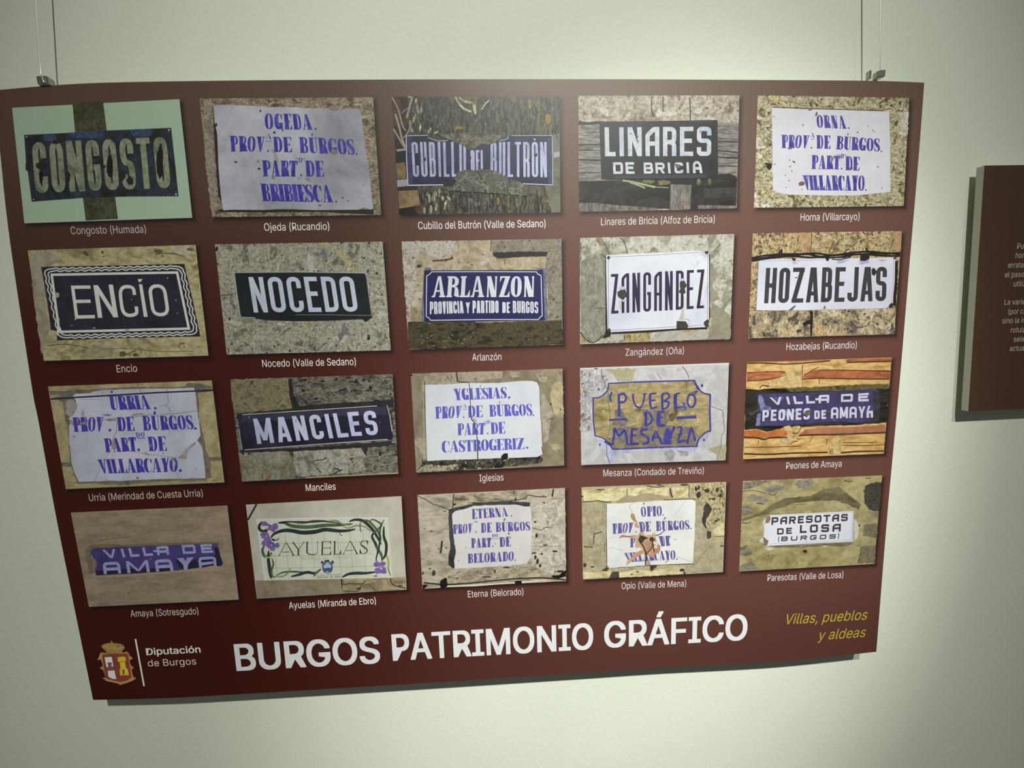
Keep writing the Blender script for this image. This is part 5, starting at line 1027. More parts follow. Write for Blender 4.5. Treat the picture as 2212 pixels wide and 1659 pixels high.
L += text('b', 'AMA', (525, 856, 1282, 820, 508, 728, 1258, 690), t=.25, r=.2, gap=.38, roundA=1) + text('b', 'Y', (1365, 815, 1465, 810, 1318, 684, 1500, 672), t=.27, wid={'Y': 1}) + text('b', 'A', (1562, 800, 1750, 768, 1545, 672, 1740, 662), t=.25, r=.2, roundA=1)
put('lettering', L, rock([(110, 112, 146), (118, 121, 154), (108, 112, 140)], 20, .08), 5)
put('plaster_spill', [jag([(1620, 780), (1690, 765), (1800, 770), (1870, 790), (1800, 830), (1500, 830), (900, 875), (440, 905), (450, 872), (900, 852), (1250, 824)], 3, 60)], rock([(118, 104, 82), (126, 112, 88)], 40, .1), 6)
put('chip', [blob(1030, 690, 9, 13), [(420, 680), (450, 720), (440, 800), (425, 760)]], flat((96, 84, 82)), 6)
# =============== 17 Ayuelas
cal(16); Z(500, 1050, 5.53)
photo(16, C[16], rock([(150, 146, 128), (158, 154, 136), (164, 160, 144)], 10, .05), 'photograph of a tiled AYUELAS panel with purple flowers and green stems', CAPT[16])
put('plaster_band', [[(285, 1128), (800, 1118), (1320, 1105), (1325, 1280), (303, 1342)]], rock([(106, 96, 74), (120, 110, 86), (128, 118, 94)], 20, .12), 3)
put('overhead_cable', stroke([(300, 216), (195, 405)], 11), flat((42, 38, 42), .1), 3)
put('stone_face', [[(1305, 1108), (2088, 1088), (2092, 1238), (1325, 1282)]], rock([(112, 100, 70), (134, 122, 90), (146, 136, 104)], 30, .25, .9, (.6, 1.6)), 3)
put('joint', stroke(curve([(1330, 1180), (1420, 1165), (1560, 1168), (1600, 1130)], 4), 6) + stroke(curve([(1340, 1250), (1500, 1258), (1540, 1200)], 4), 6) + stroke(curve([(1540, 1200), (1640, 1180), (1720, 1240)], 4), 4) + stroke(curve([(1900, 1100), (1930, 1180), (2080, 1220)], 4), 7) + stroke([(1310, 1110), (1340, 1140), (1325, 1180)], 4) + [blob(2020, 1190, 28, 10), blob(1520, 1225, 34, 14)], flat((70, 60, 42), .2), 4)
q17 = [(305, 400), (1868, 378), (1925, 1096), (395, 1128)]
put('tile_panel', [[q17[0], q17[1], q17[2], q17[3]]], rock([(160, 164, 142), (168, 172, 150), (174, 176, 158)], 8, .04), 4)
put('grout_edge', stroke([(300, 402), (800, 388), (1400, 378), (1870, 382)], 7) + stroke([(305, 400), (345, 700), (400, 1130)], 9), flat((178, 176, 176), .05), 4.5)
L = []
for (x0, y0, x1, y1) in ((640, 570, 690, 1110), (795, 560, 845, 1105), (950, 540, 1000, 1040), (1105, 560, 1118, 660), (1262, 540, 1310, 1030), (1412, 520, 1452, 1040), (1565, 520, 1606, 1020), (480, 600, 545, 1040), (790, 405, 795, 470)):
    L += stroke([(x0, y0), (x1, y1)], 2)
for (x0, y0, x1, y1) in ((600, 690, 1680, 665), (360, 840, 1700, 812), (390, 985, 1720, 955), (1180, 530, 1680, 525)):
    L += stroke([(x0, y0), (x1, y1)], 2)
put('tile_joint', L, flat((122, 126, 106), .08), 5)
DK = flat((40, 48, 44), .2); GR = rock([(62, 80, 50), (76, 94, 60), (54, 70, 46)], 30, .12); LG = flat((104, 122, 84), .12); YG = flat((136, 146, 62), .1)
def leaf(name, p, w_, mat, lay):
    c_ = curve(p, 5); n = len(c_)
    put(name, stroke(c_, [max(1.5, w_ * math.sin(pi * min(1, max(0, (k + .6) / n))) ** .5) for k in range(n)]), mat, lay)
leaf('painted_stem', [(560, 440), (640, 440), (720, 475), (900, 490), (1100, 470), (1300, 465), (1450, 450)], 22, GR, 6)
leaf('painted_stem', [(470, 620), (510, 570), (600, 535), (700, 530), (850, 555), (1000, 545), (1120, 520), (1280, 535), (1400, 530), (1480, 512)], 24, DK, 7)
leaf('painted_stem', [(550, 440), (680, 425), (850, 440), (1000, 415), (1200, 430), (1360, 460)], 12, GR, 6)
leaf('painted_stem', [(650, 425), (800, 425), (950, 430), (1100, 420), (1180, 430)], 9, DK, 7)
leaf('painted_stem', [(1180, 408), (1260, 415), (1320, 450), (1420, 470)], 10, LG, 6.5)
leaf('painted_stem', [(1330, 480), (1400, 500), (1500, 470), (1600, 490), (1670, 550)], 9, LG, 6.5)
leaf('painted_stem', [(1405, 425), (1470, 402), (1560, 410), (1640, 470), (1700, 540), (1760, 640), (1790, 700)], 18, DK, 7)
leaf('painted_stem', [(1560, 405), (1640, 420), (1720, 500), (1760, 560), (1780, 640), (1750, 740)], 14, GR, 7.2)
leaf('painted_stem', [(1650, 430), (1680, 398), (1740, 420), (1790, 470), (1700, 560), (1680, 620), (1740, 720), (1740, 820), (1720, 900)], 12, GR, 7.4)
leaf('painted_stem', [(1825, 398), (1780, 500), (1770, 640), (1760, 760), (1730, 850), (1740, 900)], 9, DK, 7.6)
leaf('painted_stem', [(1820, 480), (1820, 600), (1850, 700), (1840, 820), (1800, 880)], 17, DK, 7.3)
leaf('painted_stem', [(1690, 640), (1740, 740), (1790, 820), (1800, 900)], 16, GR, 7.1)
leaf('painted_stem', [(1850, 820), (1875, 900), (1870, 1000)], 14, YG, 6.6)
leaf('painted_stem', [(1870, 980), (1885, 1030), (1905, 1075)], 5, DK, 7)
leaf('painted_stem', [(1700, 560), (1680, 600), (1730, 700), (1720, 660)], 12, DK, 7.8)
leaf('painted_stem', [(400, 700), (370, 760), (390, 830), (450, 840), (480, 790)], 17, GR, 6.2)
leaf('painted_stem', [(400, 830), (440, 855), (490, 810)], 9, YG, 6.8)
leaf('painted_stem', [(445, 770), (440, 860), (450, 950), (460, 1040), (475, 1105)], 20, DK, 6.4)
leaf('painted_stem', [(480, 860), (500, 930), (480, 1000), (490, 1080), (530, 1080)], 12, GR, 6.5)
leaf('painted_stem', [(530, 1070), (620, 1030), (740, 1022), (860, 1030), (960, 1025)], 11, GR, 6.6)
leaf('painted_stem', [(530, 1080), (620, 1075), (680, 1030), (705, 980)], 9, LG, 6.7)
leaf('painted_stem', [(710, 1080), (800, 1060), (900, 1030), (1000, 1040), (1070, 988)], 17, DK, 6.8)
leaf('painted_stem', [(985, 1080), (1010, 1040), (1050, 1000)], 12, GR, 6.9)
leaf('painted_stem', [(1320, 1090), (1400, 1050), (1500, 1040), (1600, 1040), (1730, 1025)], 18, DK, 6.8)
leaf('painted_stem', [(1545, 425), (1535, 480), (1548, 555)], 7, GR, 7)
leaf('painted_stem', [(1285, 545), (1300, 580), (1325, 590)], 5, GR, 7)
leaf('painted_stem', [(370, 425), (330, 480), (350, 530), (430, 540)], 18, DK, 6.1)
leaf('painted_stem', [(500, 655), (550, 640), (570, 615)], 5, DK, 7)
VI = rock([(104, 78, 142), (118, 92, 156), (96, 70, 132)], 40, .12)
fl = [(395, 450, 40, 30), (450, 490, 34, 42), (420, 530, 0.1, 0.1), (520, 480, 44, 44), (500, 520, 30, 30), (400, 590, 58, 40), (430, 640, 50, 40), (400, 680, 44, 36), (470, 700, 54, 46), (490, 740, 36, 34), (545, 710, 40, 34)]
put('painted_flower', [blob(*f, n=11) for f in fl if f[2] > 1], VI, 8)
put('painted_flower', [blob(1740, 935, 44, 34, n=11), blob(1800, 930, 46, 30, n=11), blob(1790, 1000, 60, 44, n=11), blob(1740, 1010, 34, 34, n=11), blob(1830, 1020, 26, 30, n=9), blob(1722, 1075, 24, 10)], VI, 8)
put('flower_eye', [blob(430, 490, 16, 18), blob(1790, 985, 18, 14), blob(418, 598, 12, 8), blob(480, 705, 12, 9)], flat((160, 150, 150)), 9)
put('soil_stain', [blob(500, 640, 22, 12), blob(410, 525, 22, 12)], flat((52, 48, 42)), 9)
L = []
for c_, (x0, x1), th, w_ in (('A', (555, 755), .05, 0), ('Y', (715, 880), .05, 0), ('U', (885, 1040), .05, 0), ('E', (1068, 1190), .05, 0), ('L', (1215, 1310), .05, 0), ('A', (1325, 1515), .05, 0), ('S', (1525, 1640), .05, 0)):
    yb = 832 - (x0 - 555) * .024; yt = yb - 158
    L += text('d', c_, (x0, yb, x1, yb - 3, x0 + 4, yt, x1 - 2, yt - 4), t=.10, h=.034)
put('lettering', L, flat((44, 44, 46), .1), 8)
put('faint_lettering', text('d', 'BARRIO', (835, 880, 1050, 876, 832, 842, 1048, 838), t=.12, h=.04, gap=.2, wid={'I': .4}) + text('d', 'DE', (1098, 872, 1160, 870, 1096, 838, 1158, 836), t=.12, h=.04) + text('d', 'ARRIBA', (1215, 868, 1432, 862, 1213, 834, 1430, 828), t=.12, h=.04, gap=.2, wid={'I': .4}), flat((142, 142, 118)), 8)
put('small_lettering', text('b', 'EXCMO', (1030, 1070, 1112, 1068, 1030, 1056, 1112, 1054), t=.16, r=.2) + text('b', 'AYUNTAMIENTO', (1135, 1067, 1318, 1062, 1135, 1052, 1318, 1047), t=.16, r=.2) + text('b', 'MIRANDA DE EBRO', (1015, 1099, 1310, 1092, 1015, 1079, 1310, 1072), t=.2, r=.2), flat((96, 104, 96)), 8)
put('small_crest', [[(1080, 912), (1210, 905), (1208, 1000), (1190, 1030), (1150, 1045), (1110, 1035), (1088, 1005)]], rock([(64, 76, 108), (84, 96, 124)], 60, .2), 8)
put('crest_crown', [[(1110, 885), (1168, 880), (1170, 905), (1112, 908)], [(1062, 912), (1085, 892), (1105, 905), (1082, 926)], [(1190, 895), (1215, 890), (1228, 915), (1210, 925)]], flat((60, 60, 58), .2), 9)
put('crest_figure', [[(1100, 940), (1188, 935), (1190, 975), (1104, 980)], [(1125, 915), (1168, 913), (1160, 940), (1130, 940)], blob(1148, 1028, 24, 8)], flat((140, 156, 166), .15), 9)

# =============== 18 Eterna
cal(17); Z(870, 1030, 5.53)
photo(17, C[17], rock([(128, 120, 98), (154, 146, 122), (168, 160, 138), (144, 136, 112)], 20, .15, 1.2, (.7, 1.6), 2, speck=((92, 84, 66), 70, .70), patch=[((138, 130, 106), 30, .66)]), 'photograph of a white ETERNA plaque sunk in cracked cream plaster', CAPT[17])
put('stone_face', [jag([(605, 210), (1000, 190), (1480, 170), (1480, 250), (1300, 290), (1000, 310), (800, 330), (610, 370)], 8, 40), jag([(520, 1090), (700, 1110), (1200, 1080), (1560, 1070), (1740, 1150), (1900, 1200), (1000, 1290), (550, 1290)], 9, 50)], rock([(110, 100, 78), (146, 136, 110), (162, 152, 126)], 36, .3, 1.1, (.7, 1.6), speck=((64, 56, 44), 80, .67)), 3)
put('plaster_lip', [jag([(1540, 320), (1700, 300), (1940, 260), (1950, 1080), (1800, 1180), (1560, 1070), (1520, 900), (1550, 600)], 7, 60)], rock([(140, 134, 112), (164, 158, 138), (176, 170, 152), (150, 144, 122)], 34, .25, 1.0, speck=((98, 90, 74), 70, .69)), 3)
put('recess_shade', [jag([(548, 392), (600, 372), (760, 340), (900, 305), (1250, 290), (1520, 308), (1522, 352), (1360, 350), (1240, 335), (860, 360), (620, 410), (600, 440), (600, 600), (635, 900), (620, 1085), (600, 1095), (545, 1050), (545, 950), (570, 850), (548, 560)], 5, 50)], rock([(58, 58, 64), (72, 72, 74), (48, 46, 48)], 20, .1), 4)
put('crack', stroke([(180, 228), (290, 280), (360, 325), (430, 345), (548, 392)], 4) + stroke([(608, 205), (600, 300), (598, 370)], 6) + stroke([(470, 765), (462, 840), (450, 915)], 12) + stroke([(1330, 165), (1320, 200)], 5) + stroke([(1800, 145), (1785, 240)], 9) + stroke([(1490, 215), (1600, 235), (1720, 240)], 5) + stroke([(1490, 220), (1470, 260), (1270, 290)], 5) + stroke([(625, 265), (790, 272)], 4) + stroke([(1545, 610), (1650, 640), (1700, 605), (1780, 600)], 3.5) + stroke([(1540, 830), (1900, 830)], 2)
    + stroke([(250, 1265), (500, 1290), (800, 1270), (1300, 1220), (1650, 1205), (1950, 1230)], 9) + [blob(x, y, a_, b_) for x, y, a_, b_ in ((260, 622, 14, 5), (345, 650, 26, 7), (370, 1150, 24, 34), (300, 1350, 0.1, 0.1), (520, 845, 8, 12), (430, 860, 12, 8), (1585, 960, 16, 26), (1610, 1010, 16, 40), (1580, 540, 18, 12), (1600, 700, 16, 30), (1700, 815, 26, 8), (1820, 890, 34, 12), (1660, 920, 18, 10), (1570, 910, 30, 10), (1690, 310, 20, 8), (1350, 270, 12, 22), (850, 310, 40, 8), (620, 330, 20, 14), (1640, 1060, 18, 20), (240, 1150, 10, 24), (650, 1210, 10, 8), (1100, 1130, 12, 20), (1000, 1195, 60, 8), (1240, 1085, 46, 10), (1880, 1130, 50, 14)) if a_ > 1], flat((66, 58, 46), .25), 5)
put('dark_opening', [jag([(1780, 1180), (1870, 1175), (1950, 1110), (1950, 1190), (1860, 1215), (1790, 1205)], 4), jag([(1335, 1245), (1420, 1240), (1420, 1275), (1350, 1285)], 4), jag([(450, 1240), (520, 1200), (540, 1290), (525, 1315), (460, 1330), (440, 1290)], 6), jag([(238, 1290), (300, 1290), (262, 1332), (240, 1334)], 4)], flat((34, 30, 26), .2), 6)
put('sunlit_lip', [[(530, 1300), (900, 1285), (1330, 1258), (1335, 1270), (860, 1308), (530, 1318)], [(1425, 1250), (1740, 1228), (1590, 1258), (1420, 1268)], [(262, 1332), (440, 1318), (440, 1326), (262, 1336)]], flat((190, 184, 158), .05), 6)
put('sign_plate', [jag([(592, 440), (640, 405), (760, 378), (850, 345), (1240, 335), (1370, 335), (1440, 352), (1522, 352), (1535, 480), (1545, 620), (1530, 820), (1535, 960), (1480, 1040), (1200, 1065), (900, 1085), (620, 1100), (612, 1000), (635, 900), (615, 760), (595, 560)], 5, 40)], rock([(206, 203, 200), (214, 211, 204), (220, 217, 210)], 7, .03), 7)
L = text('d', 'ETERNA', (828, 505, 1262, 472, 825, 385, 1245, 365), t=.30, gap=.10) + text('d', 'PROV', (605, 684, 828, 668, 598, 572, 838, 556), t=.30, gap=.06) + text('d', 'A', (850, 550, 892, 548, 858, 518, 884, 516), t=.28)
L += text('d', 'DE', (935, 670, 1062, 662, 932, 552, 1060, 545), t=.32, gap=.12) + text('d', 'BÚRGOS', (1112, 660, 1522, 640, 1108, 544, 1520, 535), t=.32, gap=.12)
L += text('d', 'PART', (818, 852, 1055, 840, 815, 735, 1060, 728), t=.32, gap=.08) + text('d', 'DO', (1068, 722, 1138, 718, 1068, 685, 1138, 682), t=.26, h=.09) + text('d', 'DE', (1158, 838, 1290, 832, 1152, 722, 1288, 714), t=.34, gap=.1)
L += text('d', 'BELORADO', (778, 1034, 1325, 1003, 775, 920, 1328, 890), t=.33, gap=.08)
L += [blob(x, y, 9, seed=3) for x, y in ((1300, 466), (877, 660), (1074, 830), (1342, 994))] + [blob(1215, 508, 9, 14), [(848, 536), (898, 534), (898, 540), (848, 542)], [(1068, 738), (1142, 735), (1142, 740), (1068, 743)]]
put('lettering', L, rock([(84, 76, 158), (94, 86, 168), (102, 94, 172)], 50, .1), 8)
put('chip', [blob(1105, 800, 10, 12), blob(752, 845, 9, 6)], flat((168, 138, 122)), 8)
put('chip', [blob(1268, 678, 10, 14, ang=-.5), blob(665, 1000, 6)], flat((96, 88, 90)), 9)

# =============== 19 Opio
cal(18); Z(1220, 1020, 5.53)
photo(18, C[18], rock([(138, 128, 94), (158, 148, 112), (150, 140, 106)], 40, .15, .5, speck=((118, 108, 80), 110, .70)), 'photograph of a white OPIO plaque broken open at the centre', CAPT[18])
CRM = rock([(150, 138, 92), (176, 164, 116), (190, 180, 136), (160, 150, 106)], 22, .2, 1.3, (.8, 1.4), 15, speck=((96, 86, 58), 80, .70))
put('stone_face', [jag([(205, 215), (480, 200), (740, 190), (740, 270), (640, 330), (560, 352), (440, 345), (230, 350)], 6, 50)], CRM, 3)
put('stone_face', [jag([(750, 190), (1040, 175), (1240, 180), (1250, 290), (1140, 270), (1000, 255), (900, 265), (850, 290), (750, 275)], 6, 50), jag([(1280, 185), (1480, 175), (1480, 300), (1290, 310)], 5)], CRM, 3)
put('stone_face', [jag([(330, 760), (400, 720), (470, 750), (480, 840), (400, 860), (325, 850)], 6), jag([(1770, 700), (1900, 600), (1905, 750), (1790, 770)], 6), jag([(218, 1270), (520, 1250), (570, 1180), (380, 1200), (218, 1190)], 6), jag([(650, 1200), (850, 1170), (1060, 1180), (1400, 1120), (1430, 1170), (1400, 1210), (1200, 1230), (650, 1260)], 6)], CRM, 3)
put('stone_face', [jag([(1500, 150), (1900, 125), (1920, 300), (1900, 520), (1800, 620), (1720, 650), (1680, 560), (1760, 440), (1660, 380), (1560, 310), (1500, 300)], 9, 40)], rock([(104, 94, 66), (144, 132, 94), (168, 156, 114), (124, 114, 80)], 46, .4, 1.2, (1, 1), 30, speck=((58, 52, 42), 90, .62)), 3)
put('mortar', [jag([(230, 380), (500, 360), (495, 870), (230, 890), (215, 700), (280, 640), (230, 500)], 6, 50), jag([(230, 900), (495, 880), (500, 1120), (420, 1160), (350, 1100)], 8, 40), jag([(1560, 340), (1640, 340), (1660, 560), (1700, 700), (1720, 820), (1890, 900), (1885, 1190), (1480, 1205), (1440, 1120), (1540, 1095)], 7, 60)], rock([(134, 124, 96), (146, 136, 108), (154, 146, 118)], 60, .18), 3.5)
put('sand_patch', [jag([(620, 350), (720, 290), (800, 310), (900, 255), (1000, 250), (1130, 270), (1240, 310), (900, 345), (640, 362)], 5, 40)], rock([(140, 128, 100), (148, 134, 106)], 50, .12), 4)
put('stone_fissure', stroke(curve([(210, 352), (320, 350), (400, 340), (480, 358), (560, 352)], 4), 5) + stroke(curve([(1180, 330), (1400, 322), (1560, 318)], 4), 4) + stroke([(500, 400), (498, 900), (505, 1140)], 4) + stroke([(745, 195), (740, 270)], 3) + stroke(curve([(1260, 195), (1270, 260), (1290, 300)], 3), 8) + stroke([(1485, 150), (1482, 300)], 3) + stroke([(450, 710), (350, 740), (345, 850)], 5) + stroke([(480, 840), (470, 950)], 3) + stroke([(225, 890), (340, 895)], 5) + stroke(curve([(980, 160), (1100, 180), (1190, 165)], 3), 5) + stroke([(1790, 765), (1905, 765)], 3) + stroke([(1540, 1095), (1100, 1108), (540, 1145)], 4)
    + [blob(x, y, a_, b_) for x, y, a_, b_ in ((430, 210, 60, 7), (1600, 270, 30, 40), (1700, 220, 34, 24), (1820, 210, 20, 30), (1570, 200, 18, 26), (1780, 320, 24, 14), (1860, 280, 18, 24), (1400, 1170, 30, 18), (870, 1190, 20, 8), (800, 1220, 20, 8), (240, 1110, 20, 24), (330, 1130, 26, 10), (1040, 1130, 24, 40), (1430, 150, 50, 10), (1130, 155, 30, 8), (210, 290, 14, 10), (1880, 880, 30, 8))], flat((72, 64, 48), .25), 5)
put('dark_opening', [jag([(1670, 400), (1690, 360), (1720, 380), (1760, 440), (1720, 520), (1690, 560), (1680, 620), (1700, 680), (1660, 640), (1638, 580)], 5), jag([(1700, 700), (1750, 710), (1750, 780), (1710, 800), (1695, 760)], 5), [(570, 1188), (648, 1186), (650, 1260), (555, 1266), (530, 1268)], jag([(1060, 1120), (1100, 1090), (1110, 1110), (1040, 1190), (1020, 1170)], 4), jag([(430, 1180), (500, 1130), (530, 1150), (500, 1185)], 4), [(1190, 1232), (1250, 1218), (1260, 1232), (1200, 1242)], [(1420, 1190), (1440, 1190), (1445, 1220), (1420, 1222)]], rock([(78, 74, 62), (64, 60, 50)], 30, .1), 6)
put('sign_plate', [jag([(502, 382), (700, 370), (1000, 350), (1200, 338), (1520, 325), (1562, 350), (1552, 700), (1530, 1090), (1300, 1098), (1000, 1112), (535, 1145), (505, 1110), (500, 700)], 2.5, 60)], rock([(222, 222, 216), (236, 238, 228), (243, 244, 234)], 7, .03, speck=((190, 188, 180), 50, .71)), 7)
L = text('d', 'OPIO', (915, 535, 1160, 522, 905, 412, 1158, 402), t=.34, gap=.14, wid={'I': .6}) + text('d', 'PROV', (572, 738, 800, 722, 565, 615, 830, 600), t=.32, gap=.06) + text('d', 'DE', (898, 715, 1028, 706, 882, 595, 1025, 588), t=.32, gap=.1)
L += text('d', 'BÚRGOS', (1092, 705, 1490, 682, 1088, 585, 1485, 575), t=.32, gap=.12) + text('d', 'P', (780, 900, 838, 896, 780, 782, 838, 780), t=.32) + text('d', 'DE', (1150, 886, 1258, 878, 1115, 765, 1258, 758), t=.34, gap=.1)
L += text('d', 'VILLARCAYO', (740, 1076, 1322, 1042, 705, 965, 1322, 932), t=.30, gap=.02, wid={'I': .55})
L += [blob(x, y, 9, seed=3) for x, y in ((1176, 512), (852, 714), (1508, 672), (1340, 1038))] + [blob(945, 378, 9, 12), blob(1197, 548, 9, 14), blob(1208, 590, 0.2)]
put('lettering', L, rock([(98, 88, 158), (110, 100, 168), (92, 84, 150)], 50, .1), 8)
CLAY = rock([(152, 118, 88), (172, 140, 108), (164, 130, 102)], 24, .12)
put('bare_clay', [jag([(645, 790), (680, 750), (760, 765), (850, 755), (880, 745), (900, 715), (940, 715), (960, 755), (1040, 745), (1075, 715), (1080, 750), (1100, 830), (1140, 880), (1140, 940), (1100, 970), (1060, 990), (1060, 1025), (1000, 1000), (960, 960), (900, 990), (800, 1060), (735, 1118), (745, 1060), (850, 960), (930, 920), (900, 900), (845, 905), (840, 790), (720, 778)], 5, 30), jag([(785, 520), (800, 485), (835, 505), (845, 560), (870, 600), (885, 665), (840, 655), (830, 620), (850, 600), (800, 560)], 4), jag([(990, 1040), (1010, 1060), (1030, 1110), (975, 1112), (985, 1080)], 4), jag([(1195, 1100), (1210, 1060), (1260, 1036), (1240, 1060)], 3)], CLAY, 9)
put('broken_core', [jag([(880, 795), (900, 750), (960, 770), (1000, 790), (960, 800), (920, 850), (890, 840)], 5), jag([(1010, 790), (1040, 770), (1080, 800), (1050, 830), (1020, 820)], 5)] + stroke([(650, 785), (690, 755), (770, 768), (845, 758)], 3) + stroke([(880, 800), (940, 890), (975, 975), (965, 1110)], 8) + stroke([(1060, 860), (1020, 930), (975, 975)], 6) + stroke([(1040, 780), (1050, 860), (1070, 960)], 6) + stroke([(1080, 760), (1140, 740), (1190, 700)], 5), rock([(66, 54, 44), (84, 70, 56)], 40), 10)
put('pale_shard', [blob(1085, 895, 24, 16), blob(1085, 845, 30, 14), jag([(1080, 830), (1130, 850), (1100, 880), (1070, 860)], 4)], flat((196, 180, 160), .1), 10)
put('rosy_clay', [jag([(980, 970), (1050, 900), (1070, 1000), (1000, 990)], 5), jag([(800, 1010), (900, 940), (940, 950), (850, 1030)], 4), blob(1120, 920, 18, 24), blob(815, 530, 18, 22), blob(1120, 870, 12, 20)], flat((168, 118, 90), .12), 9.5)
put('crack', stroke([(770, 430), (785, 385), (830, 370)], 2.5) + stroke([(770, 410), (810, 480)], 2.5) + stroke([(1450, 340), (1400, 400), (1310, 520)], 2) + stroke([(1330, 1000), (1400, 1035), (1530, 1070)], 2) + stroke([(520, 900), (600, 910), (700, 940)], 2) + stroke([(520, 800), (600, 770)], 1.5) + stroke([(840, 560), (865, 600)], 3), flat((150, 142, 132), .1), 8.5)

# =============== 20 Paresotas
cal(19); Z(1570, 1000, 5.53)
photo(19, C[19], rock([(128, 118, 72), (148, 136, 88), (152, 142, 98), (126, 118, 84)], 12, .2, 1.0, (.8, 1.3), 0, speck=((106, 94, 54), 90, .70)), 'photograph of a small white PARESOTAS DE LOSA plate on yellow rendered stone', CAPT[19])
GS = rock([(96, 92, 74), (116, 110, 92), (128, 122, 106), (106, 98, 78)], 34, .25, .9, (.7, 1.5))
put('stone_face', [jag([(195, 235), (400, 215), (490, 215), (420, 270), (300, 300), (200, 330)], 6), jag([(430, 320), (520, 280), (600, 262), (690, 280), (680, 320), (560, 360), (500, 360)], 5), jag([(250, 395), (300, 370), (400, 400), (540, 450), (440, 480), (330, 455), (255, 430)], 5), jag([(180, 520), (240, 510), (320, 560), (310, 590), (220, 620), (180, 610)], 5), jag([(160, 1010), (240, 980), (310, 1080), (240, 1110), (160, 1100)], 7), jag([(155, 1230), (280, 1180), (400, 1270), (260, 1290), (155, 1285)], 6), jag([(800, 250), (860, 200), (1010, 190), (1050, 240), (980, 310), (860, 300)], 7)], GS, 3)
put('stone_face', [jag([(1600, 1000), (1780, 980), (1770, 1200), (1560, 1205), (1580, 1100)], 7), jag([(1640, 740), (1800, 720), (1795, 900), (1620, 870)], 8)], rock([(100, 92, 68), (118, 110, 84), (108, 100, 76)], 40, .25), 3)
put('stone_face', [jag([(1650, 280), (1720, 240), (1850, 230), (1840, 400), (1820, 580), (1700, 560), (1640, 480)], 7)], rock([(58, 56, 44), (78, 74, 60), (66, 62, 50), (88, 82, 66)], 50, .4, .6, (.6, 2)), 3)
put('shade_band', [jag([(180, 670), (400, 600), (540, 490), (700, 420), (1000, 400), (1150, 310), (1350, 290), (1480, 400), (1600, 500), (1580, 560), (1460, 500), (1300, 450), (1100, 450), (800, 480), (640, 540), (480, 610), (300, 660), (180, 700)], 8, 40)], rock([(92, 86, 56), (106, 98, 66), (116, 108, 78)], 30, .2, .8, (.7, 1.5)), 3.5)
put('bare_stone', [jag([(560, 600), (700, 500), (900, 480), (1200, 440), (1400, 470), (1520, 560), (1560, 620), (1500, 640), (900, 600)], 6, 40)], rock([(132, 122, 80), (146, 136, 92), (154, 144, 102)], 24, .18), 3.2)
put('stone_fissure', stroke(curve([(190, 340), (330, 330), (480, 370)], 4), 3) + stroke([(360, 480), (440, 490)], 5) + stroke(curve([(175, 715), (250, 720), (290, 700)], 3), 4) + stroke([(820, 515), (830, 495), (960, 490)], 2) + stroke(curve([(1400, 205), (1460, 225), (1500, 212)], 3), 4) + stroke([(1660, 185), (1720, 180)], 4) + stroke([(500, 370), (560, 385), (600, 355)], 4) + [blob(935, 1056, 26, 20), blob(1585, 748, 12, 10), blob(300, 930, 8, 5), blob(345, 1012, 8, 5), blob(172, 812, 8, 6), blob(1640, 340, 4, 30)], flat((58, 50, 32), .2), 4)
put('sealant', [jag([(425, 700), (460, 650), (470, 760), (445, 800)], 4), jag([(385, 930), (435, 880), (440, 945), (400, 955)], 4), jag([(450, 1010), (560, 1010), (540, 1040), (490, 1050)], 4), jag([(1520, 670), (1560, 700), (1580, 780), (1560, 900), (1520, 925)], 5), jag([(1120, 980), (1160, 1005), (1260, 970), (1230, 960)], 4)], flat((204, 204, 186), .05), 4)
put('shade_line', [[(500, 990), (1000, 975), (1500, 945), (1505, 970), (1400, 1000), (1200, 985), (900, 1010), (560, 1010)], jag([(1290, 960), (1450, 955), (1440, 990), (1330, 995)], 4)], rock([(104, 96, 72), (118, 112, 92)], 30), 4.5)
put('sign_plate', [[(460, 640), (520, 622), (1000, 600), (1515, 575), (1515, 750), (1508, 938), (1000, 962), (492, 990), (430, 990), (440, 860), (455, 740)]], rock([(216, 220, 224), (228, 231, 234)], 6, .02), 5)
put('plate_rim', stroke([(530, 636), (1000, 614), (1500, 590), (1498, 760), (1492, 920), (1000, 944), (500, 970)], 2) + stroke([(1515, 575), (1508, 938)], 3), flat((150, 152, 156)), 6)
put('rust_spot', [jag([(462, 640), (515, 628), (525, 660), (505, 715), (462, 722)], 7), jag([(436, 880), (460, 900), (500, 935), (480, 985), (432, 988)], 7)], rock([(118, 92, 66), (138, 112, 84)], 60, .25), 6)
L = text('b', 'PARESOTAS', (532, 740, 1445, 692, 538, 650, 1448, 608), t=.235, r=.15, gap=.30, flatA=1, wid={'A': 1.0, 'T': 1.0})
L += text('b', 'DE', (602, 858, 778, 845, 602, 782, 780, 772), t=.24, r=.15, gap=.4) + text('b', 'LOSA', (872, 838, 1360, 818, 876, 742, 1364, 726), t=.24, r=.15, gap=.42, flatA=1)
L += text('b', 'BURGOS', (650, 936, 1300, 904, 655, 880, 1305, 850), t=.24, r=.18, gap=.5) + stroke([(625, 880), (617, 912), (623, 944)], 4) + stroke([(1335, 838), (1340, 870), (1328, 908)], 4)
put('lettering', L, flat((66, 54, 62), .06), 7)

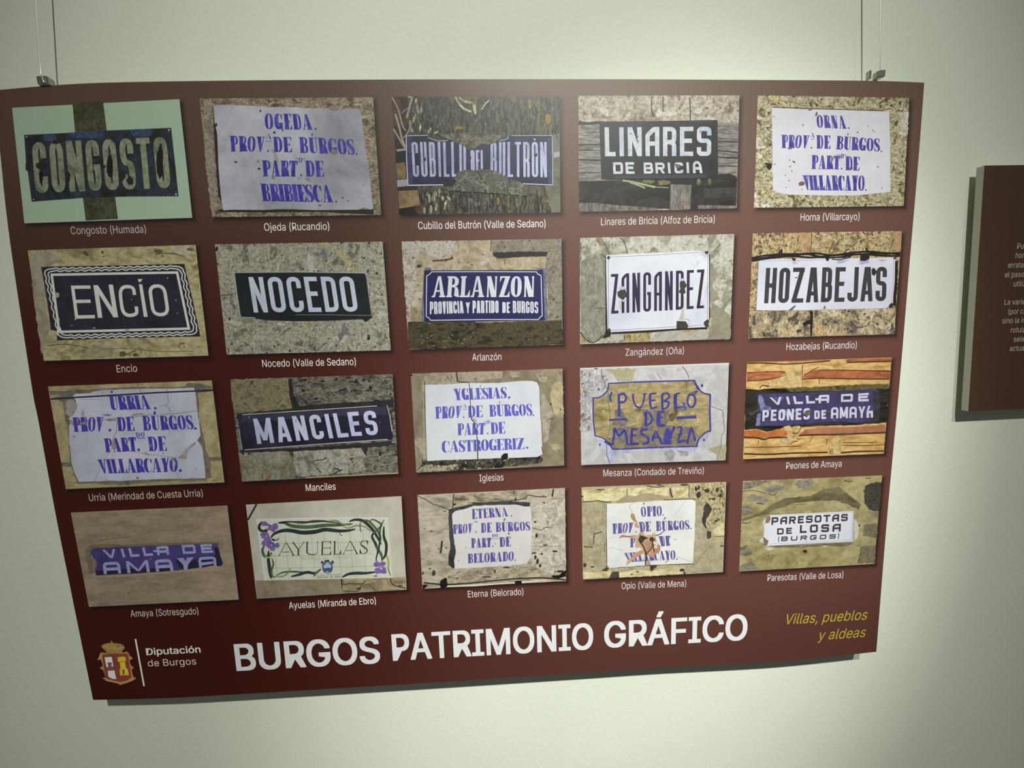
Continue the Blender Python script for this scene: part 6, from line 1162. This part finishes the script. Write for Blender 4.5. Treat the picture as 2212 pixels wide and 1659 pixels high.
# =============== title, subtitle, emblem
CAL = CALT; GAIN = 1.0; CUR = panel; Z(0, 0, 1)
WHT = flat((222, 224, 220), 0); 
def title(name, txt, a, c, cap, mat, bold=0.0, shear=0.0):
    A, B = un(*a), un(*c)
    return typeset(name, txt, (A[0], A[1]), B[0] - A[0], cap, mat, panel, PL, 3, bold=bold, shear=shear, tilt=(B[1] - A[1]) / (B[0] - A[0]))
title('title_word', 'BURGOS', (511.4, 1449.4), (822.2, 1431.8), 0.0538, WHT, bold=.019)
title('title_word', 'PATRIMONIO', (849.0, 1427.5), (1281.5, 1402.0), 0.0538, WHT, bold=.019)
title('title_word', 'GRÁFICO', (1305.0, 1399.5), (1613.4, 1382.0), 0.0538, WHT, bold=.019)
CAL = CALE
title('publisher_name', 'Diputación', (316.7, 1415.1), (434.0, 1409.4), 0.0136, flat((178, 172, 160), 0), bold=.014)
title('publisher_name', 'de Burgos', (320.4, 1439.5), (424.6, 1435.0), 0.0136, flat((165, 156, 148), 0), bold=.0)
CAL = CALS[19]
YL = flat((206, 190, 56), 0)
title('subtitle_lettering', 'Villas, pueblos', (1698.5, 1348.4), (1873.0, 1338.0), 0.0213, YL, bold=.0, shear=.25)
title('subtitle_lettering', 'y aldeas', (1766.0, 1382.5), (1869.5, 1375.5), 0.0213, YL, bold=.0, shear=.25)
CAL = CALE; Z(180, 1350, 7.373)
put('divider_line', [[(817, 224), (843, 222), (980, 974), (955, 978)]], flat((176, 174, 152), 0), 2)
crest = put('provincial_crest', [[(262, 470), (280, 440), (320, 442), (372, 448), (612, 440), (650, 435), (692, 422), (722, 448), (735, 480), (782, 525), (772, 550), (735, 560), (755, 640), (808, 678), (770, 715), (785, 780), (800, 835), (835, 832), (830, 862), (770, 895), (690, 925), (640, 938), (592, 958), (560, 938), (500, 920), (420, 905), (360, 890), (340, 868), (306, 848), (352, 838), (330, 760), (318, 725), (262, 682), (310, 655), (290, 580), (280, 550), (232, 558), (230, 540), (252, 500)]], rock([(124, 96, 46), (150, 116, 60), (138, 106, 52)], 60, .15), 2, panel)
CUR = crest
put('crown', [[(372, 445), (340, 405), (300, 365), (288, 345), (300, 320), (345, 298), (420, 286), (450, 284), (520, 290), (590, 300), (640, 320), (660, 360), (648, 385), (620, 410), (605, 450), (490, 462), (400, 462)]], rock([(112, 90, 40), (136, 110, 52), (98, 76, 34)], 80, .2), 3)
put('crown_arch', [blob(x, y, 11, 8) for x, y in ((345, 342), (400, 318), (450, 306), (520, 316), (580, 330), (620, 355))] + stroke([(452, 286), (450, 255)], 4) + [blob(451, 266, 14, 7)] + [[(x, 380), (x + 16, 345), (x + 32, 378)] for x in (370, 420, 475, 530, 575)], flat((150, 132, 74), .15), 4)
put('shield', [[(296, 472), (400, 462), (530, 455), (700, 455), (715, 540), (740, 680), (765, 840), (700, 885), (590, 908), (480, 888), (380, 862), (352, 838), (330, 700), (305, 560)]], flat((122, 36, 26), .08), 3.5)
put('shield', [[(520, 456), (700, 455), (715, 540), (740, 680), (765, 840), (700, 885), (592, 908), (560, 720)]], flat((134, 32, 22), .05), 4)
put('shield_field', [[(340, 516), (452, 508), (468, 600), (480, 680), (370, 672), (350, 580)], [(388, 732), (495, 724), (525, 862), (460, 858), (402, 828)]], flat((176, 178, 166), .06), 5)
put('shield_figure', [[(378, 600), (450, 596), (452, 625), (440, 650), (480, 668), (488, 722), (386, 728), (376, 680), (400, 655), (392, 630)]], flat((104, 50, 46), .2), 6)
put('castle', [[(540, 510), (568, 520), (580, 505), (600, 518), (610, 500), (640, 505), (655, 512), (672, 510), (678, 545), (676, 578), (664, 590), (672, 650), (680, 690), (705, 700), (728, 798), (585, 804), (578, 710), (592, 690), (580, 600), (568, 585), (545, 580), (552, 545)]], flat((166, 148, 30), .12), 6)
put('castle_gate', [[(620, 712), (652, 708), (660, 786), (628, 790)], [(560, 585), (675, 578), (675, 584), (562, 592)]], flat((84, 74, 24)), 7)

# =============== second panel
PL2 = (1.75, 0.555, 0.012)
CAL = CALX
text_panel = empty('text_panel', PL2, 'smaller maroon text panel cut off by the right edge of the picture', 'panel')
Z2 = 0.018
A1, A2 = un(2126.6, 357.5, Z2), un(2091.7, 888.6, Z2)
W2 = 0.42
loop = [(A1[0], A1[1]), (A1[0] + W2, A1[1] + .001), (A2[0] + W2, A2[1] - .004), (A2[0], A2[1])]
P = [(x, y, Z2) for x, y in loop]
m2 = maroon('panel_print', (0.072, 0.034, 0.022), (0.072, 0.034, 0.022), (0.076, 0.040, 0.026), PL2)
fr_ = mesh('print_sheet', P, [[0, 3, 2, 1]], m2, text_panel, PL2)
if fr_.data.polygons[0].normal.y > 0: fr_.data.flip_normals()
v = [(p[0], p[1], Z2 + 0.0002) for p in P] + [(p[0], p[1], Z2 + 0.013) for p in P]
core = mesh('foam_board', v, [[0, 1, 5, 4], [1, 2, 6, 5], [2, 3, 7, 6], [3, 0, 4, 7], [4, 5, 6, 7], [0, 3, 2, 1]], CORE, text_panel, PL2)
import bmesh
q = bmesh.new(); q.from_mesh(core.data); bmesh.ops.recalc_face_normals(q, faces=q.faces); q.to_mesh(core.data); q.free()
Z(2000, 340, 2.858)
TG = flat((150, 142, 124), 0)
for (s_, x, y) in (('Pu', 562, 565), ('hom', 552, 622), ('erratas', 505, 682), ('el paso', 486, 741), ('utiliz', 540, 797), ('La varie', 483, 910), ('(por ci', 506, 968), ('sino la in', 470, 1025), ('rotula', 522, 1082), ('selec', 540, 1138), ('actua', 516, 1195)):
    p = un(*px(x, y), Z2)
    typeset('text_line', s_, (p[0], p[1]), None, 0.0100, TG, text_panel, PL2, 3 - Z2 / STEP, bold=0)
# wooden spacers that hold the board off the wall
m, t, b = newmat('spacer_grey', 0.7, 0.3); b.inputs['Base Color'].default_value = (0.22, 0.23, 0.19, 1)
def boxpart(name, x0, x1, y0, y1, z0, z1, mat, parent, org):
    v = [(x, y, z) for x in (x0, x1) for y in (y0, y1) for z in (z0, z1)]
    f = [(0, 1, 3, 2), (4, 6, 7, 5), (0, 4, 5, 1), (2, 3, 7, 6), (0, 2, 6, 4), (1, 5, 7, 3)]
    o = mesh(name, v, f, mat, parent, org)
    q = bmesh.new(); q.from_mesh(o.data); bmesh.ops.recalc_face_normals(q, faces=q.faces)
    bmesh.ops.bevel(q, geom=list(q.edges), offset=min(x1 - x0, y1 - y0, z1 - z0) * .12, segments=2, affect='EDGES'); q.to_mesh(o.data); q.free()
    return o
boxpart('wall_spacer', 1.80, 1.90, 0.20, 0.30, Z2 + 0.0131, WALLZ, m, text_panel, PL2)
boxpart('wall_spacer', 0.60, 0.90, 0.25, 0.35, 0.0131, WALLZ, m, panel, PL)

# =============== hanging cables
def steel(name, c, rough):
    m, t, b = newmat(name, rough, 0.5); b.inputs['Metallic'].default_value = 0.85
    nz = t.nodes.new('ShaderNodeTexNoise'); nz.inputs['Scale'].default_value = 220; cr = t.nodes.new('ShaderNodeValToRGB')
    cr.color_ramp.elements[0].color = tuple(v * .8 for v in c) + (1,); cr.color_ramp.elements[1].color = tuple(min(1, v * 1.1) for v in c) + (1,)
    t.links.new(nz.outputs['Fac'], cr.inputs[0]); t.links.new(cr.outputs[0], b.inputs['Base Color'])
    return m
NY, t_, b_ = newmat('steel_cable', 0.3, 0.5); b_.inputs['Base Color'].default_value = (0.93, 0.94, 0.88, 1); b_.inputs['Metallic'].default_value = 0.75
STL = steel('brushed_steel', (0.36, 0.36, 0.32), 0.34)
def tube(name, P, r, mat, parent, org, n=10):
    v, f = [], []
    for i, p in enumerate(P):
        a = Vector(P[max(0, i - 1)]); c = Vector(P[min(len(P) - 1, i + 1)]); d = (c - a).normalized()
        u = d.cross(Vector((0, 0, 1))).normalized(); w_ = d.cross(u)
        for k in range(n):
            t = 2 * pi * k / n; q_ = Vector(p) + u * (r * cos(t)) + w_ * (r * sin(t)); v.append(tuple(q_))
    for i in range(len(P) - 1):
        for k in range(n): f.append([i * n + k, i * n + (k + 1) % n, (i + 1) * n + (k + 1) % n, (i + 1) * n + k])
    f.append(list(range(n))); f.append([len(v) - 1 - k for k in range(n)])
    o = mesh(name, v, f, mat, parent, org, True)
    q = bmesh.new(); q.from_mesh(o.data); bmesh.ops.recalc_face_normals(q, faces=q.faces); q.to_mesh(o.data); q.free()
    return o
for (lab, pa, pb, pc, side) in (('thin pale hanging cable with steel clamp at the left corner of the large panel', (77, 0), (84.5, 120), (88.5, 160), 0), ('thin pale hanging cable with steel clamp at the right corner of the large panel', (1902, 0), (1901.5, 100), (1901, 150), 1)):
    zc = 0.004
    A, B, D = un(*pa, zc), un(*pb, zc), un(*pc, zc)
    sl = ((B[0] - A[0]) / (B[1] - A[1]))
    up_ = (A[0] - sl * 1.0, A[1] - 1.0, zc)
    org = (D[0], D[1], zc)
    root = empty('hanging_cable', org, lab, 'cable', 'cables that carry the large panel')
    E_ = un(pc[0] + (5 if side == 0 else 3), 184 if side == 0 else 178, 0.004)
    tube('cable_line', [up_, A, B, D, (D[0] + .002, D[1] + .006, zc)], 0.00105, NY, root, org)
    # clamp: rounded block with a groove, a hook strap down to the board
    if side == 0:
        blk = [(77, 164), (98, 163), (104, 167), (108, 184), (86, 186), (80, 180)]
    else:
        blk = [(1896.5, 152.5), (1914, 149.5), (1913, 164.5), (1895, 168)]
    Q = [un(x, y, -0.002) for x, y in blk]; n = len(Q)
    dz = 0.011
    v = [tuple(p) for p in Q] + [(p[0], p[1], p[2] + dz) for p in Q]
    f = [list(range(n)), list(range(n, 2 * n))] + [[i, (i + 1) % n, n + (i + 1) % n, n + i] for i in range(n)]
    o = mesh('clamp', v, f, STL, root, org)
    q = bmesh.new(); q.from_mesh(o.data); bmesh.ops.recalc_face_normals(q, faces=q.faces)
    bmesh.ops.bevel(q, geom=list(q.edges), offset=0.0009, segments=2, affect='EDGES'); q.to_mesh(o.data); q.free()
    if side == 0:
        tube('clamp_pin', [un(89, 162, -.0035), un(94, 176, -.0035), un(96.5, 179, -.0035)], 0.0009, NY, root, org, 8)
        boxpart('hook_strap', D[0] + .001, D[0] + .009, un(92, 183)[1] - .004, un(92, 183)[1] + .008, .0125, .0145, STL, root, org)
    else:
        boxpart('clamp_pin', un(1894, 0)[0] - .0040, un(1894, 0)[0] - .0002, D[1] + .003, D[1] + .016, .000, .008, STL, root, org)
        boxpart('hook_strap', D[0] - .002, D[0] + .004, D[1] + .008, D[1] + .030, .0125, .0145, STL, root, org)
